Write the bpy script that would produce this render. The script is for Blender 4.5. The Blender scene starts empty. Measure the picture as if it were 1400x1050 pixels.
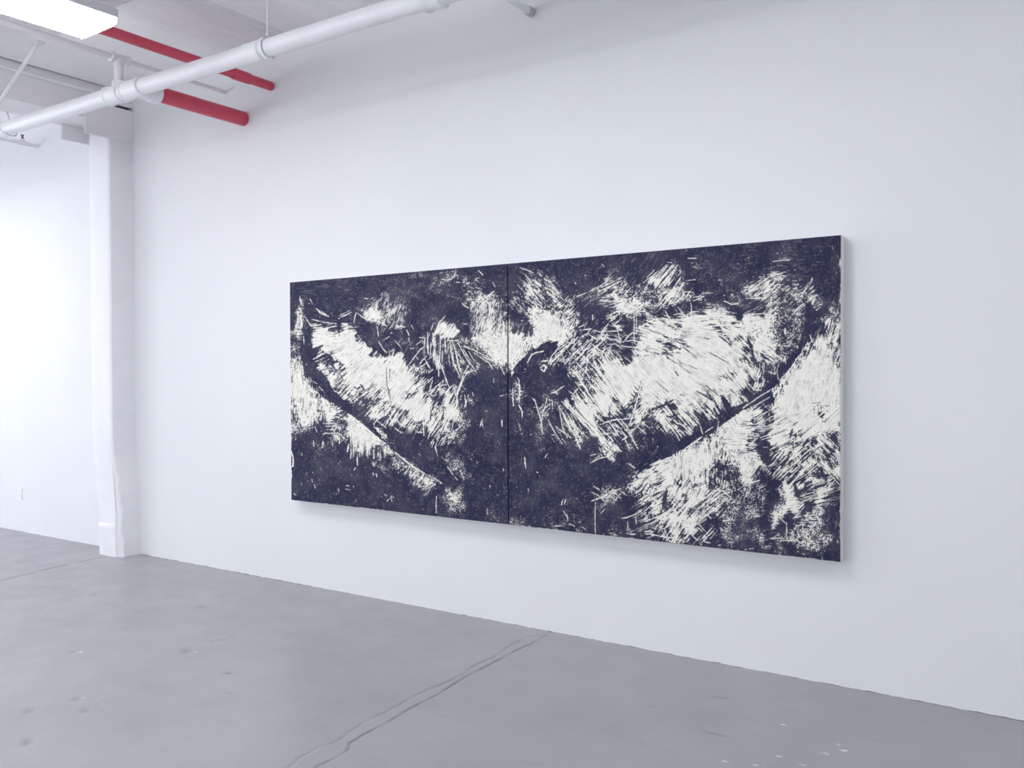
import bpy, bmesh, math
import numpy as np
from mathutils import Vector, Matrix

scene = bpy.context.scene
C = scene.collection
D = bpy.data
R = math.radians

# ------------------------------------------------------------------ helpers
def tag(o, label=None, cat=None, group=None, kind=None):
    if label: o['label'] = label
    if cat: o['category'] = cat
    if group: o['group'] = group
    if kind: o['kind'] = kind
    return o

def empty(name, loc, label, cat, group=None):
    o = D.objects.new(name, None); C.objects.link(o)
    o.location = loc; o.empty_display_size = .1
    return tag(o, label, cat, group)

def link(name, bm, mat, parent=None, smooth=35, label=None):
    me = D.meshes.new(name)
    bmesh.ops.recalc_face_normals(bm, faces=bm.faces)
    bm.to_mesh(me); bm.free()
    if smooth:
        me.shade_smooth(); me.set_sharp_from_angle(angle=R(smooth))
    me.materials.append(mat)
    o = D.objects.new(name, me); C.objects.link(o)
    if parent:
        o.parent = parent
        root = parent
        off = Vector((0, 0, 0))
        while root: off += root.location; root = root.parent
        me.transform(Matrix.Translation(-off))
    if label: o['label'] = label
    return o

def box(bm, x0, x1, y0, y1, z0, z1, bev=0.0, seg=2):
    r = bmesh.ops.create_cube(bm, size=1)
    vs = r['verts']
    for v in vs:
        v.co = Vector(((x0+x1)/2+v.co.x*(x1-x0), (y0+y1)/2+v.co.y*(y1-y0), (z0+z1)/2+v.co.z*(z1-z0)))
    if bev:
        es = list({e for v in vs for e in v.link_edges})
        bmesh.ops.bevel(bm, geom=es, offset=bev, segments=seg, affect='EDGES', profile=.7)
    return bm

def lathe(bm, origin, axis, prof, n=40, cap=True):
    """profile [(distance along the axis, radius)] swept round an axis"""
    a = Vector(axis).normalized()
    t = Vector((0, 0, 1)) if abs(a.z) < .9 else Vector((1, 0, 0))
    u = a.cross(t).normalized(); w = a.cross(u)
    rings = []
    for s, r in prof:
        rings.append([bm.verts.new(Vector(origin)+a*s+(u*math.cos(2*math.pi*k/n)+w*math.sin(2*math.pi*k/n))*r) for k in range(n)])
    for A, B in zip(rings, rings[1:]):
        for k in range(n):
            bm.faces.new((A[k], A[(k+1) % n], B[(k+1) % n], B[k]))
    if cap:
        bm.faces.new(rings[0]); bm.faces.new(rings[-1])
    return bm

def tube(bm, p0, p1, r, n=32):
    p0, p1 = Vector(p0), Vector(p1)
    return lathe(bm, p0, p1-p0, [(0, r), ((p1-p0).length, r)], n)

def sweep(bm, pts, r, n=12, closed=False):
    pts = [Vector(p) for p in pts]; rings = []
    m = len(pts); ref = Vector((0.13, 0.2, 1)).normalized()
    for i, p in enumerate(pts):
        a = (pts[(i+1) % m]-pts[i-1]) if closed else (pts[min(i+1, m-1)]-pts[max(i-1, 0)])
        a.normalize()
        u = a.cross(ref)
        if u.length < 1e-3: u = a.cross(Vector((1, 0, 0)))
        u.normalize(); w = a.cross(u)
        rings.append([bm.verts.new(p+(u*math.cos(2*math.pi*k/n)+w*math.sin(2*math.pi*k/n))*r) for k in range(n)])
    for i in range(m if closed else m-1):
        A, B = rings[i], rings[(i+1) % m]
        for k in range(n): bm.faces.new((A[k], A[(k+1) % n], B[(k+1) % n], B[k]))
    if not closed:
        bm.faces.new(rings[0]); bm.faces.new(rings[-1])
    return bm

NB = bmesh.new

# ---------------------------------------------------------------- materials
def mat(name, col, rough=.6, spec=.4, bump=None, var=0.0, vscale=3.0):
    m = D.materials.new(name); m.use_nodes = True
    nt = m.node_tree; n = nt.nodes; b = n['Principled BSDF']
    b.inputs['Base Color'].default_value = (*col, 1)
    b.inputs['Roughness'].default_value = rough
    b.inputs['Specular IOR Level'].default_value = spec
    tc = n.new('ShaderNodeTexCoord')
    if var:
        no = n.new('ShaderNodeTexNoise'); no.inputs['Scale'].default_value = vscale; no.inputs['Detail'].default_value = 5
        nt.links.new(tc.outputs['Object'], no.inputs['Vector'])
        mr = n.new('ShaderNodeMapRange'); mr.inputs['From Min'].default_value = .3; mr.inputs['From Max'].default_value = .7
        mr.inputs['To Min'].default_value = 1-var; mr.inputs['To Max'].default_value = 1+var
        nt.links.new(no.outputs['Fac'], mr.inputs['Value'])
        mx = n.new('ShaderNodeMix'); mx.data_type = 'RGBA'; mx.blend_type = 'MULTIPLY'; mx.inputs['Factor'].default_value = 1
        mx.inputs['A'].default_value = (*col, 1)
        cb = n.new('ShaderNodeCombineColor')
        for k in range(3): nt.links.new(mr.outputs['Result'], cb.inputs[k])
        nt.links.new(cb.outputs['Color'], mx.inputs['B'])
        nt.links.new(mx.outputs['Result'], b.inputs['Base Color'])
    if bump:
        hs = None
        for (sx, sy, sz, st, dist) in bump:
            mp = n.new('ShaderNodeMapping'); mp.inputs['Scale'].default_value = (sx, sy, sz)
            nt.links.new(tc.outputs['Object'], mp.inputs['Vector'])
            no = n.new('ShaderNodeTexNoise'); no.inputs['Scale'].default_value = 1; no.inputs['Detail'].default_value = 4
            nt.links.new(mp.outputs['Vector'], no.inputs['Vector'])
            bp = n.new('ShaderNodeBump'); bp.inputs['Strength'].default_value = st; bp.inputs['Distance'].default_value = dist
            nt.links.new(no.outputs['Fac'], bp.inputs['Height'])
            if hs: nt.links.new(hs, bp.inputs['Normal'])
            hs = bp.outputs['Normal']
        nt.links.new(hs, b.inputs['Normal'])
    return m

WALL = (.768, .780, .803)
m_wall = mat('wall_paint', WALL, .75, .25, bump=[(1.3, 1.3, 1.3, .35, .02), (45, 45, 45, .12, .002)], var=.012, vscale=1.5)
m_ceiling = mat('ceiling_paint', (.93, .915, .93), .8, .2, bump=[(8, 8, 8, .25, .004)], var=.02)
m_plaster = mat('plaster_paint', (.81, .82, .845), .7, .3, bump=[(9, 9, 9, .45, .006), (40, 40, 40, .2, .002)], var=.02, vscale=6)
m_beam = mat('beam_paint', (.80, .79, .81), .7, .3, bump=[(5, 5, 5, .3, .004)], var=.02)
m_pipe = mat('white_pipe_paint', (.83, .84, .865), .38, .5, bump=[(30, 30, 30, .12, .002)], var=.02, vscale=8)
m_conduit = mat('conduit_paint', (.78, .77, .80), .5, .4, bump=[(40, 40, 40, .15, .002)])
m_red = mat('red_pipe_paint', (.60, .060, .105), .42, .45, bump=[(25, 25, 25, .15, .002)], var=.07, vscale=14)
m_metal = mat('hanger_steel', (.55, .56, .60), .4, .5)
m_metal.node_tree.nodes['Principled BSDF'].inputs['Metallic'].default_value = .6
m_black = mat('black_fitting', (.02, .02, .022), .4, .5)
m_housing = mat('fixture_enamel', (.62, .62, .66), .4, .5)
m_plastic = mat('outlet_plastic', (.86, .87, .90), .35, .5)
m_slot = mat('outlet_slot', (.25, .25, .27), .5, .4)
m_canvas = mat('raw_canvas', (.76, .76, .73), .85, .15, bump=[(300, 300, 300, .4, .001), (20, 20, 20, .2, .002)], var=.04, vscale=12)
m_gap_shade = mat('painted_gap_shade', (.035, .035, .038), .9, .05)  # near-black colour standing in for the shade inside gaps
m_dark = mat('gap_shadow_paint', (.30, .30, .32), .8, .2)

def emit(name, col, s, dirt=False):
    m = D.materials.new(name); m.use_nodes = True
    nt = m.node_tree; b = nt.nodes['Principled BSDF']
    b.inputs['Base Color'].default_value = (.85, .87, .9, 1); b.inputs['Roughness'].default_value = .3
    b.inputs['Emission Color'].default_value = (*col, 1); b.inputs['Emission Strength'].default_value = s
    if dirt:      # dead flies and grit lying in the far end of the lens
        n = nt.nodes
        tc = n.new('ShaderNodeTexCoord'); vo = n.new('ShaderNodeTexNoise'); vo.inputs['Scale'].default_value = 55; vo.inputs['Detail'].default_value = 3
        nt.links.new(tc.outputs['Object'], vo.inputs['Vector'])
        sx = n.new('ShaderNodeSeparateXYZ'); nt.links.new(tc.outputs['Object'], sx.inputs[0])
        e = n.new('ShaderNodeMapRange'); e.inputs['From Min'].default_value = .44; e.inputs['From Max'].default_value = .56
        e.inputs['To Min'].default_value = -.3; e.inputs['To Max'].default_value = .12
        nt.links.new(sx.outputs['Y'], e.inputs['Value'])
        a = n.new('ShaderNodeMath'); a.operation = 'ADD'; nt.links.new(vo.outputs['Fac'], a.inputs[0]); nt.links.new(e.outputs['Result'], a.inputs[1])
        mr = n.new('ShaderNodeMapRange'); mr.inputs['From Min'].default_value = .67; mr.inputs['From Max'].default_value = .70
        mr.inputs['To Min'].default_value = s; mr.inputs['To Max'].default_value = .35
        nt.links.new(a.outputs[0], mr.inputs['Value']); nt.links.new(mr.outputs['Result'], b.inputs['Emission Strength'])
    return m

LAMP, DAY, FRONT_FILL, EXPO = 23.0, 76.0, 68.0, 0.10

# ---------------------------------------------------------------- painting
# the picture is built as a coverage map of cream paint over navy; the map is
# laid out in the rectified view of the two canvases and read per vertex
PX0, PY0, PS = 392.0, 314.0, 2.0
PW, PH = 1536, 960
COVER = """
345 |0000000000 0000000000 0000000000|0000000000 0000000012 0000000000 0000100000 000001
355 |0000000000 0000000000 0000000000|0000000000 0001000000 0121222100 2111011320 000002
365 |0000000000 0000000000 0000000000|0121210000 0122201000 1443122111 1211122111 000103
375 |0000000000 0000003331 1352110000|1133310000 1012321013 5655111201 1221235632 110011
385 |0000000000 0001210003 3412533011|1344542101 1114343236 6644212002 2122466623 120011
395 |0000000000 0022221103 2211432220|1356553111 1335643343 4566421200 2155565454 510012
405 |0200000000 1133222100 2232346532|3346545323 3345555443 4676534211 3335554344 462012
415 |0500000000 2434431000 0023566643|3434434642 2223487764 5653322331 2322344334 442133
425 |0401111112 7865542000 0000466654|1247764453 1000488754 2313233554 2123345344 210243
435 |1611111110 5875432002 4320256655|1237887655 2212523336 5445788887 8578874344 303554
445 |1613231430 0144541013 8743136766|3226898666 2322450447 9886999767 6797895334 301656
455 |3615986883 0021220023 8761148877|6426999873 3433242588 8868899986 8775776253 312566
465 |2208988984 4101132244 3323588888|8858766846 3353341678 8577889888 4575876443 307574
475 |4206488898 7510221214 3433268888|9866214443 4535231678 8646799999 8843786443 418843
485 |3302447999 7652751124 3333123688|9724315444 4546423677 8489998988 8834477322 189865
495 |7602436689 9987971222 5334332356|8322345244 4356866888 9999999999 8764255532 699864
505 |7711775699 9998986541 4134441133|5020510144 5368999999 9979999999 7876523444 999995
515 |7731487899 9998998442 1113110012|1200000146 4458989989 9989999986 6877423699 999997
525 |8862176688 9988998753 4323000000|0410001126 7688999899 9999999878 9962551279 999998
535 |9975236666 7577986774 3664111000|3420015214 6689899699 9899998788 6623314999 999998
545 |7888424775 5577987973 2854241001|3411142144 7789688599 7978888575 7641113899 999988
555 |5787663234 3666789985 5865141121|3222343356 6688544686 6457967653 6744438899 996788
565 |5877487522 3776658996 8594001101|1222341336 8766623775 7658654665 2887638899 996788
575 |5686264584 2336546788 5735421010|1111422344 7743634653 7745663257 5975537898 998888
585 |6451145388 4131125437 5725330010|1211432345 3754534332 4775661248 8976436787 888886
595 |3212135378 9972110112 4453110000|1211413345 3574433122 2123432336 8954237874 677756
605 |1102122378 8861100010 3213100000|0001211124 1157424323 1211145677 7964127865 657546
615 |1102322137 6656301001 1321110000|0001211112 1146613221 1116777657 7772124766 646446
625 |0002110012 4331520110 1432100000|0100111111 0246401101 2579988875 7774214566 565567
635 |0002111012 2421464100 1353100001|0211111100 0211102012 6899988733 4598833466 666657
645 |0022211232 1132246510 0044101003|0101111100 0011111346 7899887643 3397232566 664567
655 |0121111222 1111112576 2101310121|1010100000 0111114677 6787677643 3495212554 554543
665 |0021103310 0022001463 1112100030|1120010100 0333236666 6676667545 4353311478 134543
675 |0101112210 0123001110 1454100310|1111111000 1334422457 6567677654 3343301582 447322
685 |1101101111 0114100010 1365100211|1110111311 1334401256 6456688564 4333411487 337332
695 |0000000000 0000111102 1233100310|1111121210 1131100236 6356675554 4344312686 226211
705 |0000000000 0000000000 1122100220|1111121121 0101121355 6778765245 5344327624 456211
715 |0000000000 0000000000 0000000121|3312122222 1000211125 6777864213 5222227214 556321
725 |0000000000 0000000000 0000000000|3321122213 2112313234 5576753434 3234311134 554210
735 |0000000000 0000000000 0000000000|0000111232 1122311012 5665536313 4423424455 555531
745 |0000000000 0000000000 0000000000|0000000000 0000010012 1122221112 3101431314 555311
755 |0000000000 0000000000 0000000000|0000000000 0000000000 0000001122 1111111211 333101
765 |0000000000 0000000000 0000000000|0000000000 0000000000 0000000000 0000000000 000010
"""
# scratch direction: x, y, reach, angle (deg, up is +), streak length, softness
FLOW = [
 (410,440,12,90,1,.3),(405,520,25,90,2,.3),(425,560,25,90,1,.25),(445,455,25,10,2,.15),(470,470,25,20,2,.1),(430,492,18,28,2,.1),
 (500,490,30,38,2,.12),(520,530,28,48,2,.12),(480,545,25,48,2,.12),(540,500,25,60,2,.12),(560,560,28,55,3,.1),(590,585,26,60,3,.1),
 (615,545,18,62,2,.1),(585,520,20,50,2,.1),(520,430,22,65,1,.5),(550,425,22,80,1,.7),(480,610,16,90,3,.15),(500,618,16,90,3,.15),(460,570,15,0,1,.3),
 (575,635,18,-35,1,.5),(570,655,18,60,1,.4),(607,450,16,60,2,.3),(660,440,28,75,1,.8),(665,475,25,80,0,.45),(600,480,28,88,3,.3),
 (640,500,25,-30,1,.3),(440,630,60,90,0,.5),(640,640,60,85,0,.5),(450,400,60,0,1,.8),(570,390,50,40,0,.8),(655,380,30,60,0,.35),
 (740,385,40,-45,1,.3),(750,440,26,85,0,.3),(705,460,18,80,1,.3),(775,420,24,45,1,.3),(785,450,20,60,1,.25),
 (845,370,26,48,1,.3),(835,400,24,20,1,.3),(905,375,24,52,3,.1),(920,400,22,52,3,.1),(870,412,24,45,0,.25),(960,360,40,10,0,.6),(1000,380,40,10,0,.6),
 (800,480,26,48,2,.2),(770,490,18,45,1,.2),(740,480,16,55,1,.3),(820,520,30,-56,3,.1),(790,560,26,-56,3,.1),(760,590,26,-60,2,.2),(835,590,24,-52,3,.15),
 (870,450,24,-10,2,.15),(910,460,28,-20,2,.12),(960,440,26,5,2,.12),(900,510,32,-38,2,.1),(960,500,34,-30,2,.1),(1000,440,18,-5,3,.12),
 (880,565,22,45,1,.15),(920,575,24,-50,3,.08),(960,565,26,-50,3,.08),(990,560,20,-60,3,.08),(1000,510,22,-48,3,.12),(1015,470,20,-50,2,.15),(1030,440,22,35,2,.15),
 (1045,470,18,-25,2,.2),(1070,450,26,80,0,.3),(1060,395,22,38,2,.3),(1110,400,14,60,2,.4),(1080,410,20,50,1,.4),(1035,395,20,30,2,.3),
 (1075,530,30,75,1,.2),(1115,530,28,85,1,.2),(1130,470,22,70,2,.25),(1110,590,24,35,3,.12),(1070,590,26,28,3,.1),(1120,570,20,40,3,.12),
 (1095,640,26,42,3,.08),(1070,640,20,48,3,.08),(1130,640,18,-55,3,.1),(1120,610,20,-45,2,.12),(1120,665,20,15,3,.1),(1030,600,22,5,2,.15),(1045,570,14,35,3,.1),
 (1020,650,30,80,0,.2),(950,640,30,88,2,.2),(985,640,20,85,1,.2),(900,650,24,30,2,.15),(885,665,20,52,3,.08),(870,690,22,35,3,.1),(905,690,20,35,2,.1),
 (880,715,22,20,3,.1),(910,720,22,55,3,.1),(940,670,22,55,2,.1),(945,700,22,48,3,.08),(970,700,20,42,3,.08),(960,725,20,48,3,.08),(1000,700,20,70,0,.3),
 (1010,720,25,80,0,.5),(1090,715,20,0,1,.3),(1085,740,30,-10,0,.2),(1120,735,20,45,0,.25),(1045,735,25,0,1,.3),(1020,740,30,30,0,.4),
 (760,650,60,80,0,.5),(730,600,40,85,0,.4),(760,710,50,5,0,.5),(830,660,40,40,0,.4),(1050,345,50,0,1,.7),(780,370,40,20,0,.7),(1140,400,25,90,0,.6),
]
TL = {'A':(390,360,9.333),'B':(540,360,9.333),'E':(390,460,9.333),'F':(540,460,9.333),'G':(390,560,9.333),'H':(540,560,9.333),
 'I':(390,660,9.333),'J':(540,660,9.333),'K':(690,320,8.75),'L':(690,420,8.75),'M':(690,520,8.75),'N':(690,620,7.5),
 'O':(850,320,8.75),'P':(850,420,8.75),'Q':(850,520,8.75),'R':(850,620,7.5),'S':(1000,310,8.75),'T':(1000,420,8.75),
 'U':(1000,520,8.75),'V':(1000,620,8.75),'W':(1000,690,8.235)}
# dark bands (drawn before the light scratches): tile, width, points
DARK = [
 ('E',110,[270,40,250,200,300,400,420,540]),('E',95,[420,540,540,690,690,840,800,930]),('E',50,[350,180,470,120]),('E',55,[420,290,540,230]),
 ('E',14,[500,330,545,400,440,445]),('E',26,[590,210,655,320,590,350,650,440]),('E',14,[600,180,575,230]),('E',18,[1060,240,1150,195]),('E',14,[930,180,980,140]),
 ('E',18,[1050,700,1120,610]),('E',18,[1160,770,1210,680]),('E',26,[960,610,1010,680]),('E',22,[1010,850,1060,790]),('E',12,[1290,400,1300,620,1340,800]),
 ('E',12,[1335,420,1330,560]),('E',14,[640,620,740,560,700,480]),('E',10,[710,790,770,700]),('E',14,[690,700,600,640]),('E',18,[1100,860,1130,900]),
 ('G',60,[790,0,900,70,1000,150,1090,230,1190,330]),('G',40,[420,130,470,200,490,290]),('G',50,[1020,600,1060,700]),
 ('F',30,[210,380,250,400]),('F',26,[330,430,300,560,240,620]),('F',20,[400,390,340,450]),('F',18,[170,800,260,700]),('F',14,[300,690,240,740]),
 ('F',26,[560,700,520,800,490,900]),('F',16,[690,860,740,790]),('F',22,[400,560,420,620]),('F',30,[820,700,830,930]),
 ('H',20,[460,0,450,140]),('H',22,[620,20,600,190]),('H',26,[410,220,400,320]),
 ('A',12,[680,780,690,930]),('A',14,[560,840,660,820]),('B',30,[390,500,380,700]),
 ('L',100,[250,640,330,560,440,600]),('L',60,[470,450,620,420]),('L',46,[180,660,110,760]),('L',14,[730,310,770,380]),
 ('P',18,[500,340,660,410,900,600]),('P',30,[420,400,560,440,700,500]),('P',26,[390,540,440,560]),('P',20,[1160,340,1280,430]),('P',16,[1030,210,1130,200]),
 ('P',10,[940,170,1030,160]),('P',14,[980,360,1030,380]),('P',8,[1010,530,1140,590,1290,680]),('P',24,[640,770,680,820]),('P',14,[1220,240,1300,270]),
 ('P',6,[540,600,830,800]),('P',6,[690,660,760,700]),('P',6,[800,690,900,740]),('P',10,[1180,820,1260,870]),('P',10,[1220,810,1310,860]),('P',14,[740,300,800,290]),
 ('P',14,[490,470,600,480]),('P',30,[560,220,620,240]),('P',26,[0,560,60,570]),('P',26,[0,640,30,650]),
 ('Q',70,[0,360,110,360]),('Q',12,[230,0,190,180,130,340]),('Q',20,[170,160,130,270]),('Q',18,[150,70,190,120]),('Q',18,[410,190,440,220]),('Q',14,[280,260,310,270]),
 ('Q',26,[330,370,500,300,620,230]),('Q',60,[560,300,640,340]),('Q',40,[540,430,600,440]),('Q',12,[710,340,810,430]),('Q',26,[640,450,760,600]),('Q',30,[860,360,1010,470]),
 ('Q',20,[900,130,1010,190,1120,260]),('Q',14,[1010,60,1160,190]),('Q',16,[930,230,980,270]),('Q',14,[930,40,980,70]),('Q',18,[800,300,850,280]),('Q',18,[700,170,750,190]),
 ('Q',80,[1220,220,1290,380,1180,420]),('Q',90,[900,560,880,640]),('Q',50,[1400,350,1250,470,1050,620,900,670,700,790,500,840]),('Q',80,[400,640,560,740,330,800]),
 ('Q',10,[400,0,470,70,560,140]),('Q',12,[720,430,840,560]),('Q',10,[780,380,900,470]),('Q',8,[520,540,560,610]),
 ('M',10,[900,130,1050,290]),('M',14,[760,210,920,420,1080,600]),('M',12,[1090,350,1190,480]),('M',14,[1260,180,1380,330]),('M',8,[1250,340,1255,430]),('M',18,[1270,460,1390,430]),
 ('M',10,[950,440,1080,570]),('M',10,[1130,110,1200,160]),('M',14,[1060,700,1190,830]),('M',40,[640,180,720,210]),
 ('T',100,[950,-10,940,100,920,250,880,370]),('T',80,[880,370,800,510,700,650]),('T',50,[700,650,620,760,550,840]),('T',16,[90,90,140,200]),('T',30,[190,350,240,480,260,600]),
 ('T',10,[190,740,230,830]),('T',50,[400,820,520,850]),('T',60,[560,480,560,560]),('T',40,[230,600,330,720]),
 ('U',70,[160,130,260,220,380,180]),('U',50,[400,150,470,60]),('U',34,[360,310,440,380]),('U',12,[240,490,290,490]),('U',12,[240,540,290,540]),('U',40,[330,640,440,690]),
 ('U',110,[340,780,450,800]),('U',34,[700,690,730,590]),('U',12,[730,540,790,500]),('U',8,[975,275,1060,262]),('U',10,[1035,285,1040,375]),('U',7,[990,310,990,400]),('U',7,[1070,280,1072,370]),('U',30,[860,790,910,710]),('U',16,[1090,490,1130,500]),
 ('U',26,[1010,830,1050,800]),('U',10,[480,370,560,320]),
 ('V',40,[230,290,350,150]),('V',90,[400,100,500,60]),('V',50,[760,360,790,500]),('V',60,[700,700,720,830]),('V',80,[450,430,500,560]),('V',50,[670,350,740,280]),
 ('V',50,[890,600,960,640]),('V',80,[1200,700,1220,860]),('V',30,[500,170,480,280]),
 ('W',50,[30,440,200,440]),('W',40,[700,500,1000,560]),('W',60,[660,150,680,260]),('W',70,[1170,330,1170,560]),
 ('R',50,[0,30,150,100]),('R',40,[460,380,420,560]),('R',26,[570,310,600,330]),('R',14,[830,500,1000,560]),('R',60,[760,760,900,700]),('R',60,[960,650,1000,800]),
 ('R',40,[720,850,640,840]),
]
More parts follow.
